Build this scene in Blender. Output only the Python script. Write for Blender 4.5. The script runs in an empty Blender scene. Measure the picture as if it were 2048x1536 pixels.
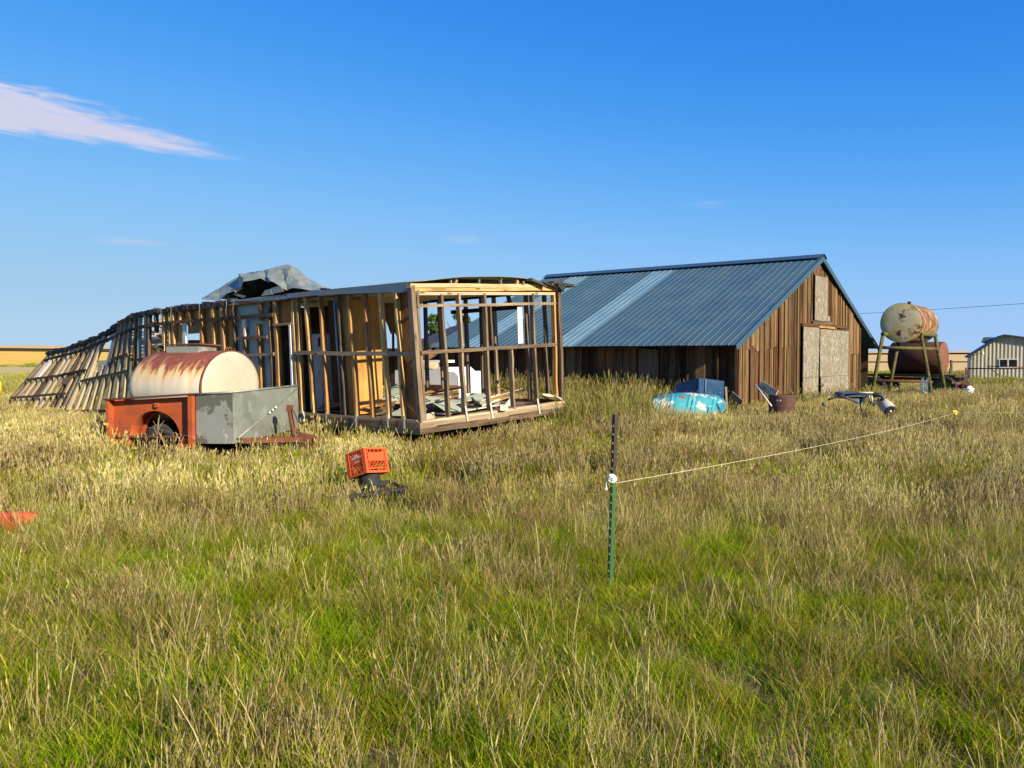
import bpy, bmesh, math, random
import numpy as np
from mathutils import Vector, Matrix, noise as mnoise
R = math.radians
rng = random.Random(7)
nrng = np.random.default_rng(11)
scene = bpy.context.scene
COL = scene.collection

# ------------------------------------------------------------------ camera, sky, sun, exposure
F = 1650.0                      # focal length in pixels of a 2048 wide frame
HORIZON = 710.0
CAMZ = 1.7
PITCH = math.atan((768 - HORIZON) / F)
cam_d = bpy.data.cameras.new('camera')
cam_d.sensor_width = 36.0
cam_d.lens = 36.0 * F / 2048.0
cam_d.clip_start = 0.05
cam_d.clip_end = 20000
cam = bpy.data.objects.new('camera', cam_d)
COL.objects.link(cam)
cam.location = (0, 0, CAMZ)
cam.rotation_euler = (R(90) - PITCH, 0, 0)
scene.camera = cam

SUN_AZ = -46.0                  # degrees from +X towards +Y
SUN_EL = 25.0
sdir = Vector((math.cos(R(SUN_AZ)) * math.cos(R(SUN_EL)), math.sin(R(SUN_AZ)) * math.cos(R(SUN_EL)), math.sin(R(SUN_EL))))
sun_d = bpy.data.lights.new('sun', 'SUN')
sun_d.energy = 5.0
sun_d.angle = R(0.5)
sun_d.color = (1.0, 0.86, 0.62)
sun = bpy.data.objects.new('sun', sun_d)
COL.objects.link(sun)
sun.rotation_euler = (-sdir).to_track_quat('-Z', 'Y').to_euler()

world = bpy.data.worlds.new('World')
scene.world = world
world.use_nodes = True
wt = world.node_tree
wt.nodes.clear()


class NT:
    """small helper around a node tree"""
    def __init__(s, t): s.t = t
    def n(s, typ, **kw):
        nd = s.t.nodes.new(typ)
        for k, v in kw.items():
            if k == 'inp':
                for kk, vv in v.items(): s.set(nd, kk, vv)
            else: setattr(nd, k, v)
        return nd
    def set(s, nd, key, v):
        sock = nd.inputs[key]
        if isinstance(v, bpy.types.NodeSocket): s.t.links.new(v, sock)
        elif isinstance(v, bpy.types.Node): s.t.links.new(v.outputs[0], sock)
        else: sock.default_value = v
    def math(s, op, a, b=0.0, c=0.0, clamp=False):
        nd = s.n('ShaderNodeMath', operation=op, use_clamp=clamp)
        for i, v in enumerate((a, b, c)): s.set(nd, i, v)
        return nd.outputs[0]
    def mix(s, fac, a, b, mode='MIX'):
        nd = s.n('ShaderNodeMix', data_type='RGBA', blend_type=mode)
        s.set(nd, 0, fac); s.set(nd, 6, a); s.set(nd, 7, b)
        return nd.outputs[2]
    def ramp(s, fac, stops):
        nd = s.n('ShaderNodeValToRGB')
        el = nd.color_ramp.elements
        while len(el) < len(stops): el.new(0.5)
        for e, (p, c) in zip(el, stops):
            e.position = p
            e.color = c if len(c) == 4 else (*c, 1)
        s.set(nd, 0, fac)
        return nd.outputs[0]
    def noise(s, vec, scale, detail=4, rough=0.55, dist=0.0):
        nd = s.n('ShaderNodeTexNoise')
        s.set(nd, 'Vector', vec)
        nd.inputs['Scale'].default_value = scale
        nd.inputs['Detail'].default_value = detail
        nd.inputs['Roughness'].default_value = rough
        nd.inputs['Distortion'].default_value = dist
        return nd.outputs[0]
    def mapr(s, v, a, b, c=0.0, d=1.0, smooth=False):
        nd = s.n('ShaderNodeMapRange')
        if smooth: nd.interpolation_type = 'SMOOTHSTEP'
        for i, x in enumerate((v, a, b, c, d)): s.set(nd, i, x)
        return nd.outputs[0]


def W(c): return (*c, 1.0) if len(c) == 3 else c


w = NT(wt)
sky = w.n('ShaderNodeTexSky', sky_type='NISHITA', sun_disc=False)
sky.sun_elevation = R(SUN_EL)
sky.sun_rotation = R(90 - SUN_AZ)
sky.altitude = 3000
sky.air_density = 1.0
sky.dust_density = 0.0
sky.ozone_density = 3.0
tc = w.n('ShaderNodeTexCoord')
sep = w.n('ShaderNodeSeparateXYZ', inp={0: tc.outputs['Generated']})
dz = w.math('MAXIMUM', sep.outputs[2], 0.02)
cx = w.math('DIVIDE', sep.outputs[0], dz)
cy = w.math('DIVIDE', sep.outputs[1], dz)
pl = w.n('ShaderNodeCombineXYZ', inp={0: cx, 1: cy, 2: 0.0})


def cloud_streak(tipx, tipy, dx, dy, wid, length, nscale, seed, soft):
    """a streak of high cloud lying in a plane overhead, tapering to a tip"""
    l = math.hypot(dx, dy); dx /= l; dy /= l
    ox = w.math('SUBTRACT', cx, tipx); oy = w.math('SUBTRACT', cy, tipy)
    a = w.math('ADD', w.math('MULTIPLY', ox, -dx), w.math('MULTIPLY', oy, -dy))     # grows away from the tip
    b = w.math('ADD', w.math('MULTIPLY', ox, -dy), w.math('MULTIPLY', oy, dx))
    v = w.n('ShaderNodeCombineXYZ', inp={0: w.math('MULTIPLY', a, 1.1), 1: w.math('MULTIPLY', b, 2.6), 2: seed})
    n1 = w.math('SUBTRACT', w.noise(v, nscale, 7, 0.6, 0.4), 0.5)
    ac = w.math('MAXIMUM', a, 0.0)
    width = w.math('MULTIPLY', w.math('POWER', w.math('MINIMUM', ac, length), 0.85), wid)
    ab = w.math('ABSOLUTE', b)
    e = w.math('SUBTRACT', width, ab)
    e = w.math('ADD', e, w.math('MULTIPLY', n1, w.math('ADD', w.math('MULTIPLY', width, 1.5), 0.10)))
    d = w.mapr(e, 0.0, soft, 0.0, 1.0, True)
    d = w.math('MULTIPLY', d, w.mapr(a, -0.1, 0.15, 0.0, 1.0, True))
    return d


def wisp(px, py, lx, ly, seed, amt):
    u = w.math('DIVIDE', w.math('SUBTRACT', cx, px), lx)
    v = w.math('DIVIDE', w.math('SUBTRACT', cy, py), ly)
    r = w.math('SQRT', w.math('ADD', w.math('MULTIPLY', u, u), w.math('MULTIPLY', v, v)))
    vec = w.n('ShaderNodeCombineXYZ', inp={0: u, 1: w.math('MULTIPLY', v, 1.6), 2: seed})
    n1 = w.noise(vec, 1.3, 6, 0.6, 0.5)
    e = w.math('SUBTRACT', w.math('ADD', w.math('SUBTRACT', 1.0, r), w.math('MULTIPLY', n1, 1.3)), 0.75)
    return w.math('MULTIPLY', w.mapr(e, 0.0, 1.0, 0.0, 1.0, True), amt)


EXPOSURE = 0.85
SKY_STRENGTH = 0.15
# grade the whole sky evenly towards the deep phone-camera blue: one tone curve for each channel
crv = w.n('ShaderNodeRGBCurve')
for ch, pts in ((0, ((0, 0), (.098, .034), (.205, .150), (.31, .26), (.61, .38), (1, .44))), (1, ((0, 0), (.182, .235), (.368, .445), (.56, .55), (.837, .60), (1, .62))), (2, ((0, 0), (.15, .48), (.364, .80), (.64, .92), (1, .90)))):
    cu_ = crv.mapping.curves[ch]
    while len(cu_.points) < len(pts): cu_.points.new(.5, .5)
    for q_, xy in zip(cu_.points, pts): q_.location = xy
crv.mapping.update()
pre = w.n('ShaderNodeVectorMath', operation='SCALE', inp={0: sky.outputs[0], 'Scale': SKY_STRENGTH / 1.25})
w.set(crv, 'Color', pre.outputs[0])
post = w.n('ShaderNodeVectorMath', operation='SCALE', inp={0: crv.outputs[0], 'Scale': 1 / (SKY_STRENGTH * 2 ** EXPOSURE)})
skyc = post.outputs[0]
CLOUD = tuple(x / (SKY_STRENGTH * 2 ** EXPOSURE) for x in (.66, .66, .84)) + (1,)
bg = w.n('ShaderNodeBackground', inp={'Color': skyc, 'Strength': SKY_STRENGTH})


def box_mask(x0, x1, y0, y1):
    """cheap test that lets the renderer skip a cloud's noise elsewhere in the sky"""
    g = lambda s_, lo, hi: w.math('MULTIPLY', w.math('GREATER_THAN', s_, lo), w.math('LESS_THAN', s_, hi))
    return w.math('MULTIPLY', w.math('MULTIPLY', g(cx, x0, x1), g(cy, y0, y1)), w.math('GREATER_THAN', sep.outputs[2], 0.02))


cur = bg.outputs[0]
cl = w.math('MULTIPLY', cloud_streak(-1.30, 4.38, 0.72, 0.86, 0.40, 3.2, 3.4, 6.4, 0.28), 0.95)
layers = [(cl, (-4.2, -1.0, 0.5, 4.8))]
for a in ((-3.36, 7.35, 0.42, 0.42, 1.3, 0.40), (-0.40, 7.2, 0.34, 0.5, 5.2, 0.24), (1.28, 5.5, 0.22, 0.25, 9.2, 0.16), (5.2, 4.0, 1.4, 0.4, 31.0, 0.3)):
    layers.append((wisp(*a), (a[0] - 2 * a[2], a[0] + 2 * a[2], a[1] - 2 * a[3], a[1] + 2 * a[3])))
for dens, bx in layers:
    bgc = w.n('ShaderNodeBackground', inp={'Color': w.mix(dens, skyc, CLOUD), 'Strength': SKY_STRENGTH})
    mx = w.n('ShaderNodeMixShader', inp={0: box_mask(*bx), 1: cur, 2: bgc.outputs[0]})
    cur = mx.outputs[0]
wo = w.n('ShaderNodeOutputWorld')
wt.links.new(cur, wo.inputs[0])

scene.view_settings.view_transform = 'Standard'
scene.view_settings.look = 'None'
scene.view_settings.gamma = 1.0
scene.view_settings.exposure = EXPOSURE
scene.cycles.use_denoising = True
world.cycles.sampling_method = 'MANUAL'
world.cycles.sample_map_resolution = 256
scene.cycles.max_bounces = 5
scene.cycles.diffuse_bounces = 2
scene.cycles.adaptive_threshold = 0.02
scene.cycles.transparent_max_bounces = 6

# ------------------------------------------------------------------ helpers
WM = {}


def link(o, parent=None, M=None):
    COL.objects.link(o)
    M = M or Matrix.Identity(4)
    if parent is not None:
        o.parent = parent
        o.matrix_parent_inverse = WM[parent.name].inverted()
    o.matrix_basis = M
    WM[o.name] = M.copy()
    return o


def tag(o, label=None, cat=None, group=None, kind=None):
    if label: o['label'] = label
    if cat: o['category'] = cat
    if group: o['group'] = group
    if kind: o['kind'] = kind
    return o


def thing(name, label, cat, loc=(0, 0, 0), group=None):
    o = bpy.data.objects.new(name, None)
    o.empty_display_size = 0.2
    link(o, None, Matrix.Translation(Vector(loc)))
    return tag(o, label, cat, group)


def mob(name, verts, faces, mat, parent=None, M=None, smooth=False):
    me = bpy.data.meshes.new(name)
    me.from_pydata([tuple(v) for v in verts], [], faces)
    me.materials.append(mat)
    if smooth:
        me.polygons.foreach_set('use_smooth', [True] * len(me.polygons))
    me.update()
    o = bpy.data.objects.new(name, me)
    return link(o, parent, M)


def basis(x, y, z, loc):
    m = Matrix((x, y, z)).transposed().to_4x4()
    m.translation = Vector(loc)
    return m


BOXF = [(0, 3, 2, 1), (4, 5, 6, 7), (0, 1, 5, 4), (1, 2, 6, 5), (2, 3, 7, 6), (3, 0, 4, 7)]


def boxv(x0, x1, y0, y1, z0, z1):
    return [(x0, y0, z0), (x1, y0, z0), (x1, y1, z0), (x0, y1, z0), (x0, y0, z1), (x1, y0, z1), (x1, y1, z1), (x0, y1, z1)]


def frame(p0, p1, side):
    p0 = Vector(p0); p1 = Vector(p1)
    z = (p1 - p0).normalized()
    x = Vector(side); x = (x - z * x.dot(z))
    if x.length < 1e-5: x = z.orthogonal()
    x.normalize()
    y = z.cross(x)
    return basis(x, y, z, p0), (p1 - p0).length


def beam(name, p0, p1, wx, wy, mat, parent=None, side=(1, 0, 0), jit=0.0, segs=1):
    """timber from p0 to p1; wx is its width along `side`, wy the other way; jit bends and roughens it"""
    M, L = frame(p0, p1, side)
    if segs < 2:
        v = boxv(-wx / 2, wx / 2, -wy / 2, wy / 2, 0, L)
        if jit: v = [(a + rng.uniform(-jit, jit), b + rng.uniform(-jit, jit), c + rng.uniform(-jit, jit) * 2) for a, b, c in v]
        return mob(name, v, BOXF, mat, parent, M)
    v = []; f = []
    for i in range(segs + 1):
        ox, oy = rng.uniform(-jit, jit), rng.uniform(-jit, jit)
        z = L * i / segs
        v += [(-wx / 2 + ox, -wy / 2 + oy, z), (wx / 2 + ox, -wy / 2 + oy, z), (wx / 2 + ox, wy / 2 + oy, z), (-wx / 2 + ox, wy / 2 + oy, z)]
    for i in range(segs):
        a = i * 4
        for k in range(4):
            f.append((a + k, a + (k + 1) % 4, a + 4 + (k + 1) % 4, a + 4 + k))
    f += [(3, 2, 1, 0), tuple(segs * 4 + k for k in range(4))]
    return mob(name, v, f, mat, parent, M)


def tube_geo(pts, r, segs=8, caps=True):
    pts = [Vector(p) for p in pts]
    v = []; f = []
    n = len(pts)
    prev = None
    for i, p in enumerate(pts):
        d = (pts[min(i + 1, n - 1)] - pts[max(i - 1, 0)]).normalized()
        if prev is None: x = d.orthogonal().normalized()
        else:
            x = prev - d * prev.dot(d)
            x = x.normalized() if x.length > 1e-6 else d.orthogonal().normalized()
        prev = x
        y = d.cross(x)
        rr = r[i] if isinstance(r, (list, tuple)) else r
        for k in range(segs):
            a = 2 * math.pi * k / segs
            v.append(p + x * math.cos(a) * rr + y * math.sin(a) * rr)
    for i in range(n - 1):
        for k in range(segs):
            f.append((i * segs + k, i * segs + (k + 1) % segs, (i + 1) * segs + (k + 1) % segs, (i + 1) * segs + k))
    if caps:
        f.append(tuple(reversed(range(segs))))
        f.append(tuple((n - 1) * segs + k for k in range(segs)))
    return v, f


def tube(name, pts, r, mat, parent=None, segs=8, smooth=True, caps=True):
    o0 = Vector(pts[0])
    v, f = tube_geo([Vector(p) - o0 for p in pts], r, segs, caps)
    return mob(name, v, f, mat, parent, Matrix.Translation(o0), smooth)


def lathe_geo(prof, segs=24, a0=0.0, a1=2 * math.pi, sx=1.0, sy=1.0):
    """profile of (radius, z); axis along z"""
    v = []; f = []
    full = abs(a1 - a0 - 2 * math.pi) < 1e-6
    m = segs if full else segs + 1
    for r, z in prof:
        for k in range(m):
            a = a0 + (a1 - a0) * k / segs
            v.append((r * math.cos(a) * sx, r * math.sin(a) * sy, z))
    for i in range(len(prof) - 1):
        for k in range(segs):
            k2 = (k + 1) % m
            f.append((i * m + k, i * m + k2, (i + 1) * m + k2, (i + 1) * m + k))
    return v, f


def axis_frame(p, axis, up=(0, 0, 1)):
    z = Vector(axis).normalized()
    x = Vector(up).cross(z)
    x = x.normalized() if x.length > 1e-5 else Vector((1, 0, 0))
    return basis(x, z.cross(x), z, p)


def join(*geos):
    v = []; f = []
    for gv, gf in geos:
        o = len(v)
        v += list(gv); f += [tuple(i + o for i in q) for q in gf]
    return v, f


def grid_sheet(name, P, mat, parent=None, thick=0.004, smooth=True, origin=None):
    """P[i][j] world points -> a sheet with thickness (solidified by hand along vertex normals)"""
    ni, nj = len(P), len(P[0])
    o0 = Vector(origin) if origin is not None else Vector(P[0][0])
    A = [[Vector(P[i][j]) for j in range(nj)] for i in range(ni)]
    top = []; bot = []
    for i in range(ni):
        for j in range(nj):
            du = A[min(i + 1, ni - 1)][j] - A[max(i - 1, 0)][j]
            dv = A[i][min(j + 1, nj - 1)] - A[i][max(j - 1, 0)]
            n = du.cross(dv)
            n = n.normalized() if n.length > 1e-9 else Vector((0, 0, 1))
            top.append(A[i][j] + n * thick / 2 - o0)
            bot.append(A[i][j] - n * thick / 2 - o0)
    v = top + bot
    N = ni * nj
    f = []
    for i in range(ni - 1):
        for j in range(nj - 1):
            a, b, c, d = i * nj + j, (i + 1) * nj + j, (i + 1) * nj + j + 1, i * nj + j + 1
            f.append((a, b, c, d)); f.append((N + d, N + c, N + b, N + a))
    for i in range(ni - 1):
        a, b = i * nj, (i + 1) * nj
        f.append((b, a, N + a, N + b))
        a, b = i * nj + nj - 1, (i + 1) * nj + nj - 1
        f.append((a, b, N + b, N + a))
    for j in range(nj - 1):
        a, b = j, j + 1
        f.append((a, b, N + b, N + a))
        a, b = (ni - 1) * nj + j, (ni - 1) * nj + j + 1
        f.append((b, a, N + a, N + b))
    return mob(name, v, f, mat, parent, Matrix.Translation(o0), smooth)


def poly_plate(name, pts, n, thick, mat, parent=None):
    """planar polygon (world points, in order) extruded by thick along n"""
    o0 = Vector(pts[0]); n = Vector(n).normalized()
    p = [Vector(q) - o0 for q in pts]
    k = len(p)
    v = p + [q + n * thick for q in p]
    f = [tuple(range(k)), tuple(reversed(range(k, 2 * k)))]
    for i in range(k): f.append((i, i + k, (i + 1) % k + k, (i + 1) % k))
    me = bpy.data.meshes.new(name)
    me.from_pydata([tuple(q) for q in v], [], f)
    bm = bmesh.new(); bm.from_mesh(me); bmesh.ops.recalc_face_normals(bm, faces=bm.faces); bm.to_mesh(me); bm.free()
    me.materials.append(mat)
    o = bpy.data.objects.new(name, me)
    return link(o, parent, Matrix.Translation(o0))


def smoothstep(a, b, x):
    t = min(1.0, max(0.0, (x - a) / (b - a)))
    return t * t * (3 - 2 * t)


def gz(x, y):
    """height of the land"""
    d = math.hypot(x, y)
    z = -1.2 * smoothstep(12, 95, y) - 0.16 * smoothstep(-5, -12, x) * smoothstep(14, 24, y)
    az = math.atan2(x, max(y, 1.0))
    H = 12.6 - 6.6 * smoothstep(-0.55, 0.35, az)
    z += H * smoothstep(150, 1200, d)
    z += 14 * smoothstep(1500, 4500, d) * (0.35 + 0.3 * math.sin(az * 5 + 1) + 0.2 * math.sin(az * 11))
    if d < 60:
        z += 0.05 * mnoise.noise(Vector((x * 0.5, y * 0.5, 0.3))) + 0.02 * mnoise.noise(Vector((x * 2.1, y * 2.1, 5.3)))
    return z


def ray(u, v):
    """direction of the sight line through a point measured on the photograph"""
    a = (u - 1024) / F; b = (768 - v) / F
    c, s = math.cos(PITCH), math.sin(PITCH)
    return Vector((a, c + b * s, -s + b * c))


def at(u, v, Y):
    d = ray(u, v)
    return Vector((0, 0, CAMZ)) + d * (Y / d.y)


def lerp_tab(tab, x):
    tab = sorted(tab)
    if x <= tab[0][0]: return tab[0][1]
    for (a, b), (c, d) in zip(tab, tab[1:]):
        if x <= c: return b + (d - b) * (x - a) / (c - a)
    return tab[-1][1]


# ------------------------------------------------------------------ materials
MATS = {}


def newmat(name):
    m = bpy.data.materials.new(name)
    m.use_nodes = True
    t = NT(m.node_tree)
    t.t.nodes.clear()
    out = t.n('ShaderNodeOutputMaterial')
    bs = t.n('ShaderNodeBsdfPrincipled')
    t.t.links.new(bs.outputs[0], out.inputs[0])
    MATS[name] = m
    return m, t, bs, out


def coords(t, stretch=(1, 1, 1), rand=True):
    tc = t.n('ShaderNodeTexCoord')
    mp = t.n('ShaderNodeMapping', inp={'Vector': tc.outputs['Object'], 'Scale': stretch})
    if rand:
        oi = t.n('ShaderNodeObjectInfo')
        r = t.math('MULTIPLY', oi.outputs['Random'], 37.0)
        va = t.n('ShaderNodeVectorMath', operation='ADD', inp={0: mp.outputs[0], 1: r})
        return va.outputs[0], oi.outputs['Random']
    return mp.outputs[0], None


def bump(t, bs, h, strength=0.3, dist=0.01):
    b = t.n('ShaderNodeBump', inp={'Height': h, 'Strength': strength, 'Distance': dist})
    t.t.links.new(b.outputs[0], bs.inputs['Normal'])


def wood(name, dark, mid, light, rough=0.85, grain=1.0, stain=None, knots=True):
    m, t, bs, o = newmat(name)
    v, rnd = coords(t, (34 * grain, 34 * grain, 1.6 * grain))
    g = t.noise(v, 1.0, 6, 0.62, 0.6)
    v2, _ = coords(t, (5, 5, 1.1))
    b = t.noise(v2, 1.0, 3, 0.5)
    f = t.math('ADD', t.math('MULTIPLY', g, 0.75), t.math('MULTIPLY', b, 0.35))
    f = t.math('ADD', f, t.math('MULTIPLY', t.math('SUBTRACT', rnd, 0.5), 0.36))
    c = t.ramp(f, [(0.30, W(dark)), (0.52, W(mid)), (0.78, W(light))])
    if stain:
        v3, _ = coords(t, (2.2, 2.2, 0.8))
        s = t.mapr(t.noise(v3, 1.0, 4, 0.6), 0.52, 0.68)
        c = t.mix(t.math('MULTIPLY', s, 0.8), c, W(stain))
    if knots:
        v4, _ = coords(t, (9, 9, 3.4))
        vo = t.n('ShaderNodeTexVoronoi', inp={'Vector': v4, 'Scale': 0.55})
        k = t.mapr(vo.outputs[0], 0.06, 0.16, 1.0, 0.0)
        c = t.mix(t.math('MULTIPLY', k, 0.75), c, W([x * 0.4 for x in dark]))
    t.set(bs, 'Base Color', c)
    bs.inputs['Roughness'].default_value = rough
    bs.inputs['Specular IOR Level'].default_value = 0.2
    bump(t, bs, g, 0.45, 0.006)
    return m


def paint(name, base, spots=None, amt=(0.55, 0.7), scale=4.0, rough=0.5, metal=0.0, stretch=(1, 1, 1), second=None, amt2=(0.6, 0.7), scale2=9.0,
          var=0.12, spec=0.4, bmp=0.08, coat=0.0):
    m, t, bs, o = newmat(name)
    v, rnd = coords(t, stretch)
    n0 = t.noise(v, scale * 0.6, 5, 0.6)
    c = t.mix(t.mapr(n0, 0.3, 0.7), W([x * (1 - var) for x in base]), W([min(1, x * (1 + var)) for x in base]))
    n1 = t.noise(v, scale, 6, 0.62, 0.3)
    rv = rough
    if spots:
        s = t.mapr(n1, amt[0], amt[1])
        c = t.mix(s, c, W(spots))
        rv = t.math('ADD', rough, t.math('MULTIPLY', s, 0.85 - rough))
    if second:
        n2 = t.noise(v, scale2, 6, 0.65)
        s2 = t.mapr(n2, amt2[0], amt2[1])
        c = t.mix(s2, c, W(second))
    hv = t.n('ShaderNodeHueSaturation', inp={'Value': t.math('ADD', 0.93, t.math('MULTIPLY', rnd, 0.14)), 'Color': c})
    t.set(bs, 'Base Color', hv.outputs[0])
    t.set(bs, 'Roughness', rv)
    bs.inputs['Metallic'].default_value = metal
    bs.inputs['Specular IOR Level'].default_value = spec
    if coat: bs.inputs['Coat Weight'].default_value = coat
    bump(t, bs, n1, bmp, 0.02)
    return m


wood('wood_grey', (0.06, 0.04, 0.025), (0.175, 0.125, 0.08), (0.33, 0.255, 0.17), stain=(0.10, 0.065, 0.04))
wood('wood_warm', (0.15, 0.068, 0.02), (0.42, 0.22, 0.072), (0.62, 0.40, 0.16), stain=(0.18, 0.095, 0.038))
wood('wood_pale', (0.22, 0.13, 0.06), (0.42, 0.28, 0.13), (0.56, 0.42, 0.24), stain=(0.20, 0.12, 0.06))
wood('wood_dark', (0.03, 0.02, 0.012), (0.075, 0.05, 0.03), (0.16, 0.11, 0.07))
wood('wood_silver', (0.15, 0.11, 0.07), (0.36, 0.28, 0.18), (0.56, 0.46, 0.31), stain=(0.44, 0.33, 0.16))
wood('barn_board', (0.028, 0.013, 0.005), (0.110, 0.062, 0.026), (0.26, 0.165, 0.08), grain=0.8, stain=(0.115, 0.078, 0.044))
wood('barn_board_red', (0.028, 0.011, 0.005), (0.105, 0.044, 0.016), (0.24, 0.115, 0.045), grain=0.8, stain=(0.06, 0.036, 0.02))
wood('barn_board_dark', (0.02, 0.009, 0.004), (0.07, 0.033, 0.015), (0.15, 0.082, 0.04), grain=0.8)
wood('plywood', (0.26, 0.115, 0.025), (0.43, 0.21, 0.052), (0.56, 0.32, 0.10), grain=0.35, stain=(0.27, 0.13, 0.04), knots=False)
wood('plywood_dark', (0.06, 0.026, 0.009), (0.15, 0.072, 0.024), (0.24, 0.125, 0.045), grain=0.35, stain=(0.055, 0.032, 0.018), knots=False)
paint('panel_white', (0.60, 0.57, 0.46), (0.36, 0.33, 0.25), (0.56, 0.75), 3.0, 0.7)
paint('panel_mint', (0.40, 0.46, 0.38), (0.24, 0.20, 0.13), (0.55, 0.75), 2.6, 0.7)
paint('panel_yellow', (0.62, 0.60, 0.30), (0.35, 0.30, 0.15), (0.6, 0.8), 2.0, 0.7)
paint('panel_brown', (0.16, 0.10, 0.055), (0.30, 0.22, 0.14), (0.5, 0.7), 3.0, 0.8)
paint('white_paint', (0.70, 0.69, 0.64), (0.45, 0.42, 0.35), (0.64, 0.8), 5.0, 0.5)
paint('ceiling_beige', (0.50, 0.44, 0.31), (0.28, 0.20, 0.11), (0.55, 0.75), 1.6, 0.8)
paint('galvanised', (0.26, 0.285, 0.25), (0.36, 0.385, 0.345), (0.5, 0.72), 3.0, 0.45, 0.35, second=(0.22, 0.23, 0.20), amt2=(0.58, 0.64), scale2=1.6, spec=0.5)
paint('galvanised_side', (0.28, 0.29, 0.26), (0.12, 0.12, 0.10), (0.46, 0.49), 1.9, 0.5, 0.3, second=(0.50, 0.50, 0.45), amt2=(0.6, 0.64), scale2=3.0)
paint('sheet_metal', (0.23, 0.265, 0.22), (0.32, 0.345, 0.285), (0.45, 0.7), 1.8, 0.5, 0.3, second=(0.20, 0.13, 0.08), amt2=(0.68, 0.75), scale2=4.0)
paint('fascia_metal', (0.13, 0.165, 0.18), (0.20, 0.17, 0.13), (0.58, 0.75), 2.0, 0.4, 0.4)
paint('skirt_metal', (0.14, 0.17, 0.15), (0.08, 0.07, 0.05), (0.5, 0.7), 2.0, 0.6, 0.3)
paint('orange_paint', (0.36, 0.072, 0.018), (0.22, 0.055, 0.02), (0.47, 0.70), 3.0, 0.7, second=(0.11, 0.04, 0.025), amt2=(0.60, 0.70), scale2=8.0, bmp=0.15)
paint('rust', (0.13, 0.042, 0.02), (0.22, 0.085, 0.04), (0.5, 0.7), 8.0, 0.85, bmp=0.25)
paint('rust_dark', (0.085, 0.032, 0.02), (0.16, 0.065, 0.035), (0.5, 0.7), 8.0, 0.85, bmp=0.25)
paint('rust_red', (0.075, 0.024, 0.014), (0.05, 0.017, 0.011), (0.5, 0.7), 3.0, 0.8, second=(0.12, 0.05, 0.028), amt2=(0.66, 0.74), scale2=7.0)
paint('barrel_rust', (0.075, 0.034, 0.026), (0.13, 0.062, 0.04), (0.5, 0.7), 7.0, 0.8, bmp=0.2)
paint('cream_paint', (0.50, 0.475, 0.37), (0.43, 0.40, 0.29), (0.55, 0.8), 2.5, 0.55, second=(0.30, 0.16, 0.08), amt2=(0.74, 0.77), scale2=11.0)
paint('rubber', (0.022, 0.022, 0.022), (0.06, 0.055, 0.045), (0.5, 0.75), 5.0, 0.85)
paint('black_plastic', (0.02, 0.021, 0.022), (0.05, 0.05, 0.045), (0.55, 0.8), 6.0, 0.4)
paint('bucket_grey', (0.022, 0.027, 0.027), (0.04, 0.04, 0.035), (0.5, 0.8), 6.0, 0.7, spec=0.2)
paint('crate_red', (0.72, 0.095, 0.018), (0.60, 0.075, 0.016), (0.5, 0.8), 6.0, 0.45, var=0.06)
paint('sled_red', (0.70, 0.075, 0.03), (0.55, 0.06, 0.03), (0.5, 0.8), 6.0, 0.55)
paint('tarpaper', (0.028, 0.03, 0.034), (0.06, 0.055, 0.05), (0.5, 0.7), 7.0, 0.9, bmp=0.4)
paint('tar_green', (0.055, 0.052, 0.04), (0.11, 0.10, 0.07), (0.5, 0.7), 7.0, 0.9, bmp=0.4)
paint('teal_paint', (0.04, 0.27, 0.32), (0.42, 0.44, 0.44), (0.545, 0.56), 1.7, 0.5, second=(0.22, 0.08, 0.05), amt2=(0.585, 0.61), scale2=2.3)
paint('blue_paint', (0.005, 0.045, 0.13), (0.008, 0.06, 0.16), (0.5, 0.7), 2.0, 0.4)
paint('lichen_pipe', (0.10, 0.10, 0.022), (0.055, 0.037, 0.022), (0.46, 0.62), 5.0, 0.85, second=(0.22, 0.23, 0.03), amt2=(0.6, 0.7), scale2=9.0, bmp=0.2)
paint('cap_grime', (0.60, 0.54, 0.34), (0.56, 0.43, 0.13), (0.46, 0.62), 1.9, 0.7, second=(0.15, 0.065, 0.035), amt2=(0.57, 0.63), scale2=2.3, spec=0.2)
paint('tank_rusty', (0.165, 0.068, 0.036), (0.10, 0.036, 0.022), (0.5, 0.7), 2.2, 0.8, second=(0.40, 0.31, 0.15), amt2=(0.50, 0.66), scale2=2.6)
paint('roof_blue', (0.048, 0.102, 0.135), (0.056, 0.112, 0.145), (0.4, 0.7), 1.2, 0.5, 0.0, spec=0.5, var=0.05, bmp=0.0)
paint('roof_trim', (0.038, 0.080, 0.120), None, rough=0.4, var=0.05, bmp=0.0)
paint('roof_light', (0.14, 0.25, 0.30), (0.155, 0.27, 0.32), (0.4, 0.7), 1.2, 0.35, spec=0.5, var=0.05, bmp=0.0)
paint('blue_siding', (0.020, 0.04, 0.095), None, rough=0.5, var=0.05, bmp=0.0)
paint('siding_beige', (0.45, 0.405, 0.29), (0.40, 0.355, 0.255), (0.5, 0.7), 0.6, 0.5, var=0.04, bmp=0.0)
paint('dark_roof', (0.035, 0.04, 0.05), (0.06, 0.06, 0.06), (0.5, 0.7), 2.0, 0.8)
paint('green_enamel', (0.035, 0.115, 0.035), (0.05, 0.16, 0.045), (0.5, 0.8), 6.0, 0.5)
paint('post_brown', (0.045, 0.03, 0.022), (0.03, 0.06, 0.025), (0.5, 0.7), 9.0, 0.6)
paint('stud_grey', (0.11, 0.14, 0.09), None, rough=0.6)
paint('shed_roof', (0.028, 0.042, 0.062), None, rough=0.6)
paint('red_cap', (0.17, 0.065, 0.038), (0.12, 0.045, 0.028), (0.5, 0.7), 3.0, 0.8)
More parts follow.
